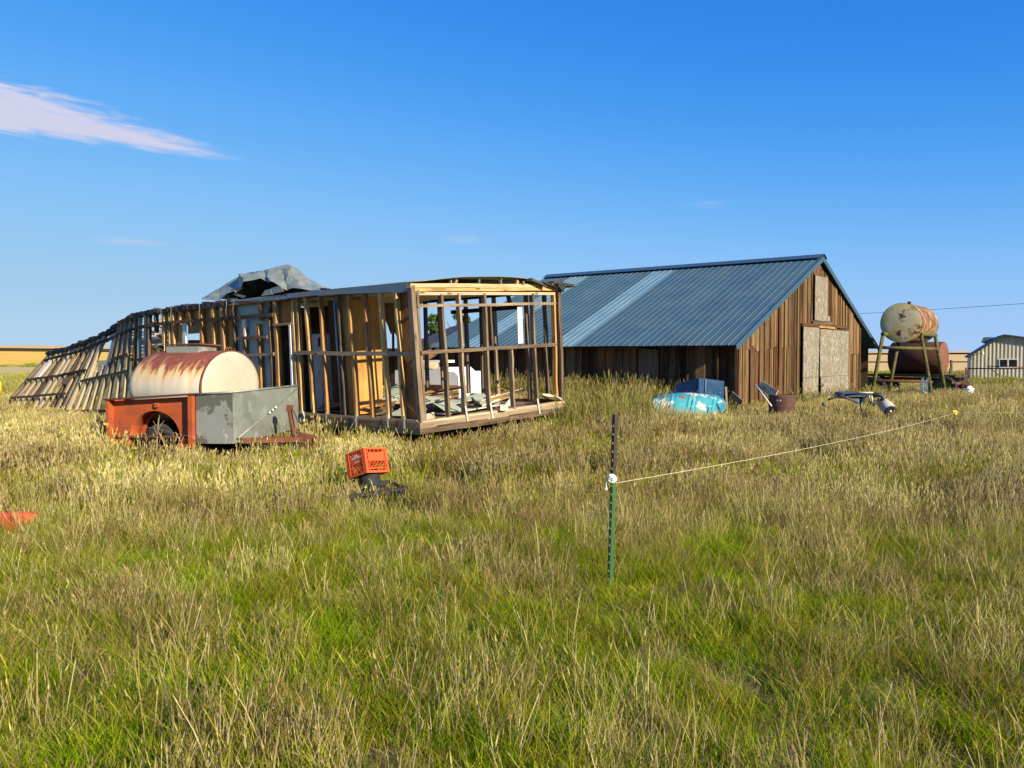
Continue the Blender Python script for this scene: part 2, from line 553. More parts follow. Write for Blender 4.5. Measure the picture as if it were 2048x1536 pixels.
paint('rope_white', (0.78, 0.77, 0.70), (0.55, 0.53, 0.45), (0.55, 0.8), 30.0, 0.8, bmp=0.5)
paint('wire_yellow', (0.60, 0.56, 0.36), None, rough=0.7)
paint('wire_grey', (0.20, 0.19, 0.17), None, rough=0.6)
paint('wire_dark', (0.03, 0.03, 0.035), None, rough=0.6)
paint('insulator', (0.80, 0.60, 0.03), None, rough=0.4)
paint('blue_tube', (0.06, 0.28, 0.58), (0.3, 0.4, 0.5), (0.6, 0.7), 20, 0.4)
paint('pebble', (0.36, 0.33, 0.26), (0.27, 0.24, 0.19), (0.5, 0.7), 20, 0.9)
paint('carpet_tan', (0.44, 0.35, 0.20), (0.32, 0.24, 0.13), (0.5, 0.7), 6, 0.95)
paint('tan_panel', (0.52, 0.28, 0.10), (0.42, 0.22, 0.08), (0.5, 0.7), 3, 0.7)
paint('car_black', (0.018, 0.020, 0.026), (0.05, 0.055, 0.07), (0.5, 0.7), 2.0, 0.35, coat=0.3)
paint('car_slate', (0.06, 0.075, 0.10), (0.10, 0.10, 0.10), (0.5, 0.7), 3.0, 0.4, coat=0.2)
paint('green_rim', (0.05, 0.16, 0.03), (0.2, 0.18, 0.05), (0.55, 0.7), 8, 0.6)
paint('bag_blue', (0.04, 0.075, 0.19), None, rough=0.5)
paint('bag_yellow', (0.58, 0.60, 0.32), None, rough=0.6)
paint('bark', (0.10, 0.075, 0.05), (0.05, 0.04, 0.03), (0.45, 0.65), 9, 0.95, bmp=0.5)
paint('stump_dark', (0.06, 0.046, 0.028), (0.02, 0.017, 0.013), (0.45, 0.65), 9, 0.95, bmp=0.6)
paint('white_glare', (0.80, 0.80, 0.78), (0.66, 0.65, 0.6), (0.6, 0.8), 2.0, 0.5)

m, t, bs, o = newmat('window_glass')
bs.inputs['Base Color'].default_value = (0.012, 0.014, 0.02, 1)
bs.inputs['Roughness'].default_value = 0.06

# oriented strand board: overlapping flakes
m, t, bs, o = newmat('osb')
v, rnd = coords(t, (1, 1, 1))
vo = t.n('ShaderNodeTexVoronoi', inp={'Vector': v, 'Scale': 13.0, 'Randomness': 1.0})
mp = t.n('ShaderNodeMapping', inp={'Vector': v, 'Scale': (24, 24, 9), 'Rotation': (0.3, 0.8, 0.2)})
vo2 = t.n('ShaderNodeTexVoronoi', inp={'Vector': mp.outputs[0], 'Scale': 1.0})
bw = t.n('ShaderNodeRGBToBW', inp={0: vo.outputs[1]})
bw2 = t.n('ShaderNodeRGBToBW', inp={0: vo2.outputs[1]})
ff = t.math('ADD', t.math('MULTIPLY', bw.outputs[0], 0.5), t.math('MULTIPLY', bw2.outputs[0], 0.5))
c = t.ramp(ff, [(0.2, (0.12, 0.105, 0.075)), (0.5, (0.205, 0.182, 0.138)), (0.8, (0.33, 0.30, 0.24))])
big = t.noise(v, 1.3, 4, 0.6)
c = t.mix(t.mapr(big, 0.45, 0.75), c, (0.19, 0.155, 0.105, 1))
t.set(bs, 'Base Color', c)
bs.inputs['Roughness'].default_value = 0.85
bump(t, bs, ff, 0.25, 0.004)

# oval fuel tank: pale paint, rust that has run down from the top in streaks
m, t, bs, o = newmat('tank_streaks')
tc = t.n('ShaderNodeTexCoord')
sp = t.n('ShaderNodeSeparateXYZ', inp={0: tc.outputs['Object']})
mp = t.n('ShaderNodeMapping', inp={'Vector': tc.outputs['Object'], 'Scale': (1, 2.2, 13.0)})
st = t.noise(mp.outputs[0], 1.0, 5, 0.6, 0.3)
mp2 = t.n('ShaderNodeMapping', inp={'Vector': tc.outputs['Object'], 'Scale': (1, 1.2, 4.5), 'Location': (3, 4, 1)})
st2 = t.noise(mp2.outputs[0], 1.0, 3, 0.6)
hh = t.math('ADD', sp.outputs[1], t.math('MULTIPLY', t.math('SUBTRACT', st, 0.5), 0.9))
hh = t.math('ADD', hh, t.math('MULTIPLY', t.math('SUBTRACT', st2, 0.5), 0.75))
fine = t.noise(tc.outputs['Object'], 14.0, 5, 0.6)
pale = t.mix(t.mapr(st2, 0.35, 0.7), (0.52, 0.47, 0.33, 1), (0.36, 0.38, 0.38, 1))
och = t.mix(t.mapr(hh, 0.02, 0.34), pale, (0.50, 0.31, 0.10, 1))
rs = t.mix(t.mapr(fine, 0.4, 0.65), (0.16, 0.042, 0.024, 1), (0.24, 0.075, 0.04, 1))
c = t.mix(t.mapr(hh, 0.27, 0.40), och, rs)
t.set(bs, 'Base Color', c)
bs.inputs['Roughness'].default_value = 0.6
bump(t, bs, fine, 0.1, 0.01)

# the soil and thatch
m, t, bs, o = newmat('soil')
tc = t.n('ShaderNodeTexCoord')
v = tc.outputs['Object']
n1 = t.noise(v, 0.35, 3, 0.6)
n2 = t.noise(v, 5.0, 4, 0.7)
n3 = t.noise(v, 42.0, 2, 0.7)
c = t.ramp(t.math('ADD', t.math('MULTIPLY', n2, 0.6), t.math('MULTIPLY', n3, 0.4)), [(0.3, (0.08, 0.055, 0.032)), (0.5, (0.20, 0.145, 0.08)), (0.72, (0.34, 0.265, 0.15))])
c = t.mix(t.math('MULTIPLY', t.mapr(n1, 0.3, 0.6), 0.7), c, (0.115, 0.125, 0.022, 1))
sp = t.n('ShaderNodeSeparateXYZ', inp={0: v})
far = t.mapr(sp.outputs[1], 45.0, 90.0, 0, 1, True)
n4 = t.noise(v, 0.06, 4, 0.65)
n5 = t.noise(v, 0.9, 3, 0.7)
fc = t.ramp(t.math('ADD', t.math('MULTIPLY', n4, 0.6), t.math('MULTIPLY', n5, 0.4)), [(0.35, (0.11, 0.115, 0.04)), (0.5, (0.20, 0.18, 0.07)), (0.66, (0.33, 0.27, 0.12))])
c = t.mix(far, c, fc)
t.set(bs, 'Base Color', c)
bs.inputs['Roughness'].default_value = 0.95
bs.inputs['Specular IOR Level'].default_value = 0.0
bump(t, bs, n2, 0.6, 0.05)


def field_mat(name, a, b, sx=0.02, sy=0.3):
    m, t, bs, o = newmat(name)
    tc = t.n('ShaderNodeTexCoord')
    mp = t.n('ShaderNodeMapping', inp={'Vector': tc.outputs['Object'], 'Scale': (sx, sy, 1)})
    n = t.noise(mp.outputs[0], 1.0, 6, 0.65)
    n2 = t.noise(tc.outputs['Object'], 0.012, 4, 0.6)
    cc = t.mix(t.mapr(n, 0.35, 0.65), W(a), W(b))
    t.set(bs, 'Base Color', t.mix(t.math('MULTIPLY', t.mapr(n2, 0.45, 0.7), 0.5), cc, W([x * y for x, y in zip(a, (.72, .78, .9))])))
    bs.inputs['Roughness'].default_value = 0.95
    bs.inputs['Specular IOR Level'].default_value = 0.0
    return m


field_mat('field_gold', (0.74, 0.44, 0.085), (0.84, 0.55, 0.14))
field_mat('field_stubble', (0.60, 0.41, 0.17), (0.72, 0.53, 0.26))
field_mat('field_stubble_far', (0.60, 0.40, 0.18), (0.68, 0.49, 0.26), 0.004, 0.05)
field_mat('field_fallow', (0.46, 0.37, 0.17), (0.60, 0.48, 0.25))
field_mat('field_weeds', (0.07, 0.07, 0.03), (0.13, 0.115, 0.05))


def leaf_mat(name, trans=0.3):
    m, t, bs, o = newmat(name)
    t.t.nodes.remove(bs)
    at_ = t.n('ShaderNodeAttribute', attribute_name='Col')
    oi = t.n('ShaderNodeObjectInfo')
    val = t.math('ADD', 0.68, t.math('MULTIPLY', oi.outputs['Random'], 0.46))
    h = t.n('ShaderNodeHueSaturation', inp={'Hue': t.math('ADD', 0.488, t.math('MULTIPLY', oi.outputs['Random'], 0.024)), 'Saturation': 1.0, 'Value': val, 'Color': at_.outputs[0]})
    d = t.n('ShaderNodeBsdfDiffuse', inp={0: h.outputs[0]})
    tr = t.n('ShaderNodeBsdfTranslucent', inp={0: h.outputs[0]})
    mx = t.n('ShaderNodeMixShader', inp={0: trans, 1: d.outputs[0], 2: tr.outputs[0]})
    t.t.links.new(mx.outputs[0], o.inputs[0])
    return m


leaf_mat('grass_blade', 0.38)
leaf_mat('tree_leaf', 0.3)
M_ = MATS

# ------------------------------------------------------------------ land
def spaced(lim, near, n):
    k = math.asinh(lim / near)
    return [near * math.sinh(k * (2 * i / n - 1)) for i in range(n + 1)]


gx = spaced(6500, 3.0, 230)
gy = spaced(6500, 3.0, 230)
verts = [(x, y, gz(x, y)) for y in gy for x in gx]
nx = len(gx)
faces = [(j * nx + i, j * nx + i + 1, (j + 1) * nx + i + 1, (j + 1) * nx + i) for j in range(len(gy) - 1) for i in range(nx - 1)]
ground = mob('ground', verts, faces, M_['soil'], smooth=True)
tag(ground, 'bare soil and thatch of the grassy yard reaching to the horizon', 'ground', kind='structure')


def field(name, label, x0, x1, y0, y1, mat, lift, nxs=40, nys=24, wob=0.0):
    vs = []; fs = []
    for j in range(nys + 1):
        for i in range(nxs + 1):
            x = x0 + (x1 - x0) * i / nxs
            y = y0 + (y1 - y0) * j / nys + wob * mnoise.noise(Vector((x * 0.02, y0 * 0.1 + j * 0.3, 1.7)))
            # take the height from the same ground sheet so that the sheet never cuts through
            vs.append((x, y, gz(x, y) + lift))
    for j in range(nys):
        for i in range(nxs):
            a = j * (nxs + 1) + i
            fs.append((a, a + 1, a + nxs + 2, a + nxs + 1))
    o = mob(name, vs, fs, mat, smooth=True)
    return tag(o, label, 'field', kind='structure')


field('fallow_strip', 'greyish tan fallow strip in front of the golden field', -420, 30, 105, 196, M_['field_fallow'], 0.15, 60, 20, 6)
field('wheat_field', 'golden ripe wheat field on the far left', -1300, -30, 195, 520, M_['field_gold'], 0.35, 120, 60, 6)
field('weed_strip', 'dark weedy strip along the far edge of the golden field', -1900, -30, 518, 580, M_['field_weeds'], 0.8, 120, 10, 10)
field('stubble_field', 'pale stubble field behind the tanks', 32, 700, 112, 262, M_['field_stubble'], 0.25, 90, 40, 4)
field('weed_line', 'thin dark weedy line between the stubble fields', 32, 800, 260, 272, M_['field_weeds'], 0.5, 90, 6, 3)
field('far_field', 'tan stubble hillside on the horizon', -2600, 2600, 575, 2600, M_['field_stubble_far'], 1.6, 160, 90, 0)
field('middle_field', 'tan stubble field rising to the horizon on the right', 10, 1300, 270, 580, M_['field_stubble'], 0.5, 120, 50, 4)

# ------------------------------------------------------------------ the barn
BC = Vector((5.97, 22.0, 0)); BG = Vector((0.621, 0.784, 0)); BL = Vector((-0.784, 0.621, 0))
B_EAVE, B_RIDGE, B_HALF, B_W, B_LEN = 1.97, 4.94, 6.95, 13.9, 11.2


def BP(g, t, z): return BC + BG * g + BL * t + Vector((0, 0, z))


def roofz(g):
    return B_EAVE + (B_RIDGE - B_EAVE) * (g / B_HALF if g <= B_HALF else (B_W - g) / (B_W - B_HALF))


barn = thing('barn', 'long weathered board barn with blue ribbed metal roof', 'barn', BP(6.9, 5.5, 0))
# roof sheets with raised ribs, one object for each sheet
slope_n = {}
for side in (0, 1):
    gE, gR = (0.0, B_HALF) if side == 0 else (B_W, B_HALF)
    e = BP(gE, 0, B_EAVE); r = BP(gR, 0, B_RIDGE)
    sl = (r - e); SL = sl.length; sdirv = sl.normalized()
    nrm = BL.cross(sdirv) if side == 0 else sdirv.cross(BL)
    if nrm.z < 0: nrm = -nrm
    t0 = 0.0; k = 0
    while t0 < B_LEN - 0.05:
        wd = 0.47 if k == 0 else 0.94
        wd = min(wd, B_LEN - t0)
        prof = []
        nr = max(1, round(wd / 0.235))
        for q in range(nr):
            x = q * wd / nr
            rw = wd / nr
            if q == 0: prof += [(0.0, 0.019), (0.012, 0.019)]
            else: prof += [(x - 0.012, 0.019), (x + 0.012, 0.019)]
            prof += [(x + 0.028, 0.004), (x + rw - 0.028, 0.004)]
        prof += [(wd - 0.012, 0.019), (wd, 0.019)]
        lift = 0.0 if k % 2 else 0.0015
        v = []; f = []
        drop = rng.uniform(-0.012, 0.012)
        for (x, h) in prof:
            for s in (-0.03 + drop, SL):
                v.append(BL * x + sdirv * s + nrm * (h + lift))
        for i in range(len(prof) - 1):
            f.append((2 * i, 2 * i + 1, 2 * i + 3, 2 * i + 2) if side == 0 else (2 * i + 2, 2 * i + 3, 2 * i + 1, 2 * i))
        n0 = len(v)
        v += [BL * 0.0 + sdirv * s - nrm * 0.01 for s in (-0.03, SL)] + [BL * wd + sdirv * s - nrm * 0.01 for s in (-0.03, SL)]
        f.append((n0, n0 + 2, n0 + 3, n0 + 1))
        mat = M_['roof_light'] if side == 0 and k in (6, 10) else M_['roof_blue']
        o = mob('roof_panel', v, f, mat, barn, Matrix.Translation(BP(gE, t0, B_EAVE)))
        if side == 0 and k in (6, 10): o['label'] = 'lighter translucent roof panel'
        t0 += wd; k += 1
# ridge cap, rake trims, eave purlins
for side, sg in ((0, 1), (1, -1)):
    pass
rc = []
for (dg, dzz) in ((-0.30, -0.075), (-0.29, -0.055), (0.0, 0.075), (0.29, -0.055), (0.30, -0.075)):
    rc.append([BP(B_HALF + dg, tt, B_RIDGE + dzz + 0.028) for tt in (-0.06, B_LEN + 0.06)])
grid_sheet('ridge_cap', rc, M_['roof_trim'], barn, 0.006, False)
for gE in (0.0, B_W):
    for tt in (-0.02, B_LEN + 0.02):
        a = BP(gE, tt, B_EAVE - 0.05); b = BP(B_HALF, tt, B_RIDGE - 0.05)
        sd = (b - a).normalized()
        up = Vector((0, 0, 1)) - sd * sd.z
        beam('rake_trim', a - sd * 0.05, b, 0.16, 0.03, M_['roof_trim'], barn, side=up)
for g in (0.35, 2.5, 4.8, 9.1, 11.4, 13.5):
    beam('purlin', BP(g, 0.05, roofz(g) - 0.14), BP(g, B_LEN - 0.05, roofz(g) - 0.14), 0.09, 0.10, M_['barn_board_dark'], barn, side=BG)


def board(p0, p1, wx, mat, parent, side, thick=0.022, cut=0.0, name='board', bend=0.004):
    """upright board with an uneven foot and, if asked, a slanting head"""
    M, L = frame(p0, p1, side)
    z0a, z0b = rng.uniform(-0.03, 0.03), rng.uniform(-0.03, 0.03)
    v = [(-wx / 2, -thick / 2, z0a), (wx / 2, -thick / 2, z0b), (wx / 2, thick / 2, z0b), (-wx / 2, thick / 2, z0a),
         (-wx / 2 + rng.uniform(-bend, bend), -thick / 2, L - cut), (wx / 2 + rng.uniform(-bend, bend), -thick / 2, L + cut),
         (wx / 2, thick / 2, L + cut), (-wx / 2, thick / 2, L - cut)]
    return mob(name, v, BOXF, mat, parent, M)


def bmat():
    r = rng.random()
    return M_['barn_board'] if r < 0.66 else M_['barn_board_red'] if r < 0.84 else M_['barn_board_dark'] if r < 0.93 else M_['wood_silver'] if r < 0.93 else M_['barn_board']


WALL_T = 0.12       # the near gable stands just behind the edge of the roof
slope = (B_RIDGE - B_EAVE) / B_HALF
g = 0.5
i = 0
while g < 11.62:
    wd = rng.uniform(0.12, 0.24)
    gm = g + wd / 2
    sl = slope if gm < B_HALF else -slope
    top = roofz(gm) - 0.10
    off = rng.choice((0.0, 0.0, 0.026, -0.02))
    zb = -0.35
    segs = [(zb, top, True)]
    if 5.30 < gm < 9.95: segs = [(2.60, top, True)]
    if 6.36 < gm < 7.70: segs = [(2.60, 2.80, False), (4.32, top, True)]
    if gm < 4.3 and rng.random() < 0.75:
        zs = (1.92 + rng.uniform(-0.05, 0.1)) if gm < 3.0 else (1.7 + rng.uniform(-0.3, 0.4))
        if top - zs > 0.25: segs = [(zb, zs, False), (zs - 0.06, top, True)]
    if gm > 10.0: segs = [(zb, 1.75 + rng.uniform(-0.03, 0.03), False), (1.74, top, True)]
    for q, (a, b, toproof) in enumerate(segs):
        if b - a < 0.05: continue
        o2 = off + (0.024 if q == 1 and not (5.3 < gm < 9.95) else 0.0)
        lean = rng.uniform(-0.012, 0.012)
        board(BP(gm + lean, WALL_T - o2, a), BP(gm, WALL_T - o2, b), wd * rng.choice((.985, .97, .93)), bmat(), barn, BG, cut=(sl * wd / 2 if toproof else rng.uniform(-0.01, 0.01)))
    # narrow batten over the joint
    if rng.random() < 0.6 and not (5.2 < g < 10.0):
        tp = roofz(g) - 0.14
        z0 = -0.3 if rng.random() < 0.8 else 1.9
        if tp - z0 > 0.3:
            board(BP(g, WALL_T - 0.034, z0), BP(g, WALL_T - 0.034, tp), 0.045, bmat(), barn, BG, thick=0.016, name='batten')
    g += wd
    i += 1
for gm_ in (1.6, 3.4, 5.0, 10.6):
    pass
# corner posts
for gg in (0.46, 11.70):
    beam('corner_post', BP(gg, WALL_T + 0.02, -0.3), BP(gg, WALL_T + 0.02, roofz(gg) - 0.1), 0.13, 0.12, M_['barn_board_dark'], barn, side=BG)
beam('header', BP(5.25, WALL_T - 0.05, 2.66), BP(10.0, WALL_T - 0.05, 2.70), 0.05, 0.09, M_['barn_board_dark'], barn, side=BL)
beam('door_track', BP(6.75, WALL_T - 0.09, 2.64), BP(8.4, WALL_T - 0.09, 2.63), 0.05, 0.07, M_['wood_warm'], barn, side=BL)
# big doors and the loft hatch of strand board
nB = -BL


def plate(name, g0, g1, z0, z1, tt, mat, parent, thick=0.018, skew=(0, 0, 0, 0)):
    return poly_plate(name, [BP(g0 + skew[0], tt, z0), BP(g1 + skew[1], tt, z0), BP(g1 + skew[2], tt, z1), BP(g0 + skew[3], tt, z1)], nB, thick, mat, parent)


leafL = plate('door_leaf', 5.31, 6.80, 0.98, 2.60, 0.05, M_['osb'], barn, skew=(0, -0.02, 0.05, 0))
plate('lower_sheet', 5.31, 6.78, -0.25, 0.97, 0.045, M_['osb'], leafL, skew=(0, -0.06, 0, 0))
leafR = plate('door_leaf', 6.86, 9.96, 0.98, 2.56, 0.02, M_['osb'], barn, skew=(0.0, 0, 0, -0.02))
plate('lower_sheet', 6.92, 9.97, -0.25, 0.97, 0.012, M_['osb'], leafR, skew=(0.10, 0, 0, 0))
tube('latch', [BP(6.75, -0.02, 0.72), BP(6.85, -0.05, 0.66), BP(7.0, -0.05, 0.66), BP(7.05, -0.04, 0.74)], 0.018, M_['rust_dark'], leafR)
beam('door_jamb', BP(10.06, 0.03, -0.25), BP(10.06, 0.03, 2.45), 0.10, 0.05, M_['barn_board_red'], barn, side=BG)
beam('door_jamb', BP(10.17, 0.05, -0.25), BP(10.17, 0.05, 1.7), 0.06, 0.05, M_['wood_warm'], barn, side=BG)
hatch = plate('loft_hatch', 6.40, 7.68, 2.84, 4.30, 0.06, M_['osb'], barn)
beam('hatch_sill', BP(6.25, 0.07, 2.72), BP(8.25, 0.07, 2.74), 0.20, 0.03, M_['wood_grey'], hatch, side=(0, 0, 1))
beam('hatch_block', BP(7.9, 0.08, 2.85), BP(7.9, 0.08, 3.02), 0.25, 0.03, M_['wood_grey'], hatch, side=BG)
# dark interior floor line and back of the doorway
# long left wall; its darker board mix puts the wall's shade into the colour
t_ = 0.2
while t_ < 10.9:
    wd = rng.uniform(0.16, 0.28)
    tm = t_ + wd / 2
    off = rng.choice((0, 0, 0.02, -0.015))
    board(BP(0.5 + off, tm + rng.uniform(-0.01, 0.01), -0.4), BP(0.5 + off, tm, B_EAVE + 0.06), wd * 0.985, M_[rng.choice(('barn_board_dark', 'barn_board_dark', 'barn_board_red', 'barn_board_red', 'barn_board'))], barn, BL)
    if rng.random() < 0.4:
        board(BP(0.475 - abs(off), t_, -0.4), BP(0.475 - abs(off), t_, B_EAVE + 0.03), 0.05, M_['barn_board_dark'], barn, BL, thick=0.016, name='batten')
    t_ += wd
poly_plate('wall_patch', [BP(0.45, 3.2, 0.55), BP(0.45, 2.55, 0.55), BP(0.45, 2.55, 1.85), BP(0.45, 3.2, 1.9)], -BG, 0.015, M_['wood_grey'], barn)
# far gable and right wall
for k in range(46):
    gm = 0.6 + (B_W - 1.2) * (k + 0.5) / 46
    board(BP(gm, B_LEN - 0.15, -1.2), BP(gm, B_LEN - 0.15, roofz(gm) - 0.1), (B_W - 1.2) / 46 * 0.99, bmat(), barn, BG)
# open bay on the right: blue ribbed sheets set back under the roof
nb = 14
for k in range(nb):
    g0 = 11.76 + (13.55 - 11.76) * k / nb; g1 = 11.76 + (13.55 - 11.76) * (k + 1) / nb
    gm = (g0 + g1) / 2
    beam('blue_sheet', BP(gm, 0.9 + (0.03 if k % 2 else 0), -0.6), BP(gm, 0.9 + (0.03 if k % 2 else 0), roofz(gm) - 0.2), (g1 - g0) * 0.99, 0.02, M_['blue_siding'], barn, side=BG)
for k in range(44):
    tm = 0.3 + 10.6 * (k + 0.5) / 44
    board(BP(13.6, tm, -1.2), BP(13.6, tm, roofz(13.6) - 0.05), 10.6 / 44 * 0.99, bmat(), barn, BL)

# ------------------------------------------------------------------ low board shed behind the barn
s0 = at(836, 690, 36.0); s0.z = 0
SG = BG
shed = thing('board_shed', 'low dark roofed board shed behind the ruined trailer and left of the barn', 'shed', (s0.x, s0.y, -0.5))


def SP(g, t, z): return Vector((s0.x, s0.y, 0)) + BG * g + BL * t + Vector((0, 0, z))


def shedz(g): return 2.05 + 0.305 * g


gg = 0.1
while gg < 4.9:
    wd = rng.uniform(0.2, 0.32)
    board(SP(gg + wd / 2, 0, -0.8), SP(gg + wd / 2, 0, shedz(gg) - 0.05), wd * 0.97, M_[rng.choice(('barn_board_red', 'barn_board_red', 'barn_board'))], shed, BG)
    gg += wd
tt_ = 0.1
while tt_ < 2.4:
    wd = rng.uniform(0.2, 0.32)
    board(SP(0, tt_ + wd / 2, -0.8), SP(0, tt_ + wd / 2, 2.0), wd * 0.97, M_[rng.choice(('barn_board_red', 'barn_board_dark', 'barn_board'))], shed, BL)
    tt_ += wd
rp = [[SP(-0.45, -0.5, shedz(-0.45)), SP(-0.45, 2.6, shedz(-0.45) - .5)], [SP(2.5, -0.55, shedz(2.5) + 0.03), SP(2.5, 2.6, shedz(2.5) - .5)], [SP(5.1, -0.5, shedz(5.1)), SP(5.1, 2.6, shedz(5.1) - .5)]]
grid_sheet('roof', rp, M_['dark_roof'], shed, 0.09, False)
for k in range(6):
    beam('eave_bit', SP(-0.4 + k * 0.5, -0.52, shedz(-0.4 + k * 0.5) + 0.05), SP(0.0 + k * 0.5, -0.5, shedz(0.0 + k * 0.5) + 0.05 + rng.uniform(0, 0.05)), 0.12, 0.05, M_['tarpaper'], shed, side=BL, jit=0.015)

# ------------------------------------------------------------------ beige metal shed on the far right
MY = 90.0
m0 = at(1938, 709, MY); mg = gz(m0.x, m0.y)
MS = Vector((0.893, -0.45, 0)).normalized()       # along the gable wall to the right
ML = Vector((0.45, 0.893, 0)).normalized()
mshed = thing('metal_shed', 'beige ribbed metal shed with a white framed window on the far right', 'shed', (m0.x, m0.y, mg))


def msp(u, v, back=0.0):
    """point of the gable wall plane seen at (u, v), pushed back by a number of metres"""
    d = ray(u, v); o = Vector((0, 0, CAMZ)); n = ML
    k = (Vector((m0.x, m0.y, 0)) - o).dot(n) / d.dot(n)
    return o + d * k + ML * back


pe = msp(1943, 711); pr = msp(2008, 671); prt = msp(2140, 688)
base = mg - 0.4


def mroof(s):
    sr = (pr - pe).dot(MS)
    if s <= sr: return pe.z + (pr.z - pe.z) * s / sr
    return pr.z + (prt.z - pr.z) * (s - sr) / ((prt - pr).dot(MS))


mw = (prt - pe).dot(MS)
pw = 0.36
k = 0
while k * pw < mw:
    s0_ = k * pw
    cols = [(0.0, 0.0), (0.20, 0.0), (0.235, 0.045), (0.325, 0.045), (0.36, 0.0)]
    v = []; f = []
    for (x, dd) in cols:
        s = s0_ + x
        p = Vector((pe.x, pe.y, 0)) + MS * s - ML * dd
        v += [(p.x, p.y, base), (p.x, p.y, mroof(s) - 0.03)]
    for i in range(4): f.append((2 * i, 2 * i + 2, 2 * i + 3, 2 * i + 1))
    oo = Vector(v[0])
    mob('siding_panel', [Vector(q) - oo for q in v], f, M_['siding_beige'], mshed, Matrix.Translation(oo))
    k += 1
for a, b in ((-0.25, None), (None, mw)):
    sr = (pr - pe).dot(MS)
    s0_, s1_ = (-0.35, sr) if a is not None else (sr, mw)
    q0 = Vector((pe.x, pe.y, 0)) + MS * s0_; q1 = Vector((pe.x, pe.y, 0)) + MS * s1_
    q0.z = mroof(s0_) if s0_ >= 0 else pe.z - (pr.z - pe.z) / sr * 0.35
    q1.z = mroof(s1_)
    P = [[q - ML * 0.5 + Vector((0, 0, 0.06)), q + ML * 9 + Vector((0, 0, 0.06))] for q in (q0, (q0 + q1) / 2, q1)]
    grid_sheet('roof_slope', P, M_['shed_roof'], mshed, 0.14, False)
# left side wall and a second roof showing behind
q = Vector((pe.x, pe.y, 0))
poly_plate('side_wall', [Vector((q.x, q.y, base)), Vector((q.x, q.y, pe.z)), Vector((q.x, q.y, pe.z)) + ML * 9, Vector((q.x, q.y, base)) + ML * 9], -MS, 0.05, M_['siding_beige'], mshed)
c0, c1, c2 = msp(1975, 682, 9.2), msp(1980, 671, 9.2), msp(2003, 671, 9.2)
poly_plate('back_roof', [c0, c1, c2, msp(2003, 690, 9.2)], ML, 3.0, M_['roof_blue'], mshed)
# window with two panes
wn = [msp(1998, 735.5, -0.07), msp(2036, 735.5, -0.07), msp(2036, 717.5, -0.07), msp(1998, 717.5, -0.07)]
win = poly_plate('window', [p for p in wn], -ML, 0.05, M_['white_paint'], mshed)
poly_plate('pane', [msp(2000, 733.8, -0.125), msp(2014.8, 733.8, -0.125), msp(2014.8, 719.2, -0.125), msp(2000, 719.2, -0.125)], -ML, 0.01, M_['window_glass'], win)
poly_plate('pane', [msp(2018, 733.8, -0.125), msp(2034, 733.8, -0.125), msp(2034, 719.2, -0.125), msp(2018, 719.2, -0.125)], -ML, 0.01, M_['window_glass'], win)
lp = msp(1965, 705.5, -0.15)
lampv = join(tube_geo([Vector((0, 0, 0)) + ML * 0.15, Vector((0, 0, 0.1)), -ML * 0.35 + Vector((0, 0, 0.12))], 0.035, 8), tube_geo([-ML * 0.35 + Vector((0, 0, 0.14)), -ML * 0.35 + Vector((0, 0, -0.02)), -ML * 0.35 + Vector((0, 0, -0.18))], [0.05, 0.12, 0.16], 12))
mob('wall_lamp', lampv[0], lampv[1], M_['white_paint'], mshed, Matrix.Translation(lp), True)

# fence posts and pipe rails in front of that shed
for (u, vt, vb, Y, r) in ((1902.5, 720, 752, 52, 0.09), (1900, 737, 752, 50, 0.07), (1932, 735, 752, 66, 0.07)):
    p = at(u, vb, Y); g0 = gz(p.x, p.y)
    o = mob('fence_post', *tube_geo([Vector((0, 0, -0.3)), Vector((0.02, 0, 0.6)), Vector((0.0, 0.03, at(u, vt, Y).z - g0))], [r, r * 0.95, r * 0.85], 8), M_['wood_dark'], None, Matrix.Translation(Vector((p.x, p.y, g0))), False)
    tag(o, {1902.5: 'tall dark wooden fence post right of the lower red tank', 1900: 'short dark fence post leaning beside the taller post', 1932: 'thin fence post just left of the beige shed'}[u], 'fence post', 'fence posts in front of the stubble field')
gate = thing('pipe_gate', 'rusty pipe rail fence in front of the beige shed', 'fence', at(1937, 755, 62))
tube('rail', [at(1936, 737, 62), at(2048, 737, 60), at(2150, 737, 59)], 0.045, M_['rust'], gate)
tube('post', [at(1937, 760, 62), at(1937, 735, 62)], 0.06, M_['rust_dark'], gate)
tube('brace', [at(1975, 732, 62.2), at(2000, 752, 62.0)], 0.03, M_['rust_dark'], gate)
tube('rail', [at(1972, 732, 62.3), at(2048, 734.5, 61)], 0.03, M_['rust_dark'], gate)
tube('post', [at(2060, 760, 60), at(2060, 735, 60)], 0.06, M_['rust_dark'], gate)

# overhead wire
pw0 = at(1600, 640, 55); pw1 = at(2500, 560, 48)
pts = []
for i in range(25):
    k = i / 24
    p = pw0.lerp(pw1, k); p.z -= 1.2 * 4 * k * (1 - k) * 0.35
    pts.append(p)
# solve the sag so that the wire passes (1725,627) and (2048,607)
pa, pb = at(1725, 627, 52), at(2048, 607, 46)
dirw = (pb - pa)
pts = []
for i in range(31):
    k = -1.2 + 3.6 * i / 30
    p = pa + dirw * k
    p.z += 0.10 * (k - 0) * (k - 1)
    pts.append(p)
wire = tube('power_line', pts, 0.012, M_['wire_dark'], None, 5)
tag(wire, 'thin dark overhead wire crossing the sky behind the upper tank', 'wire')


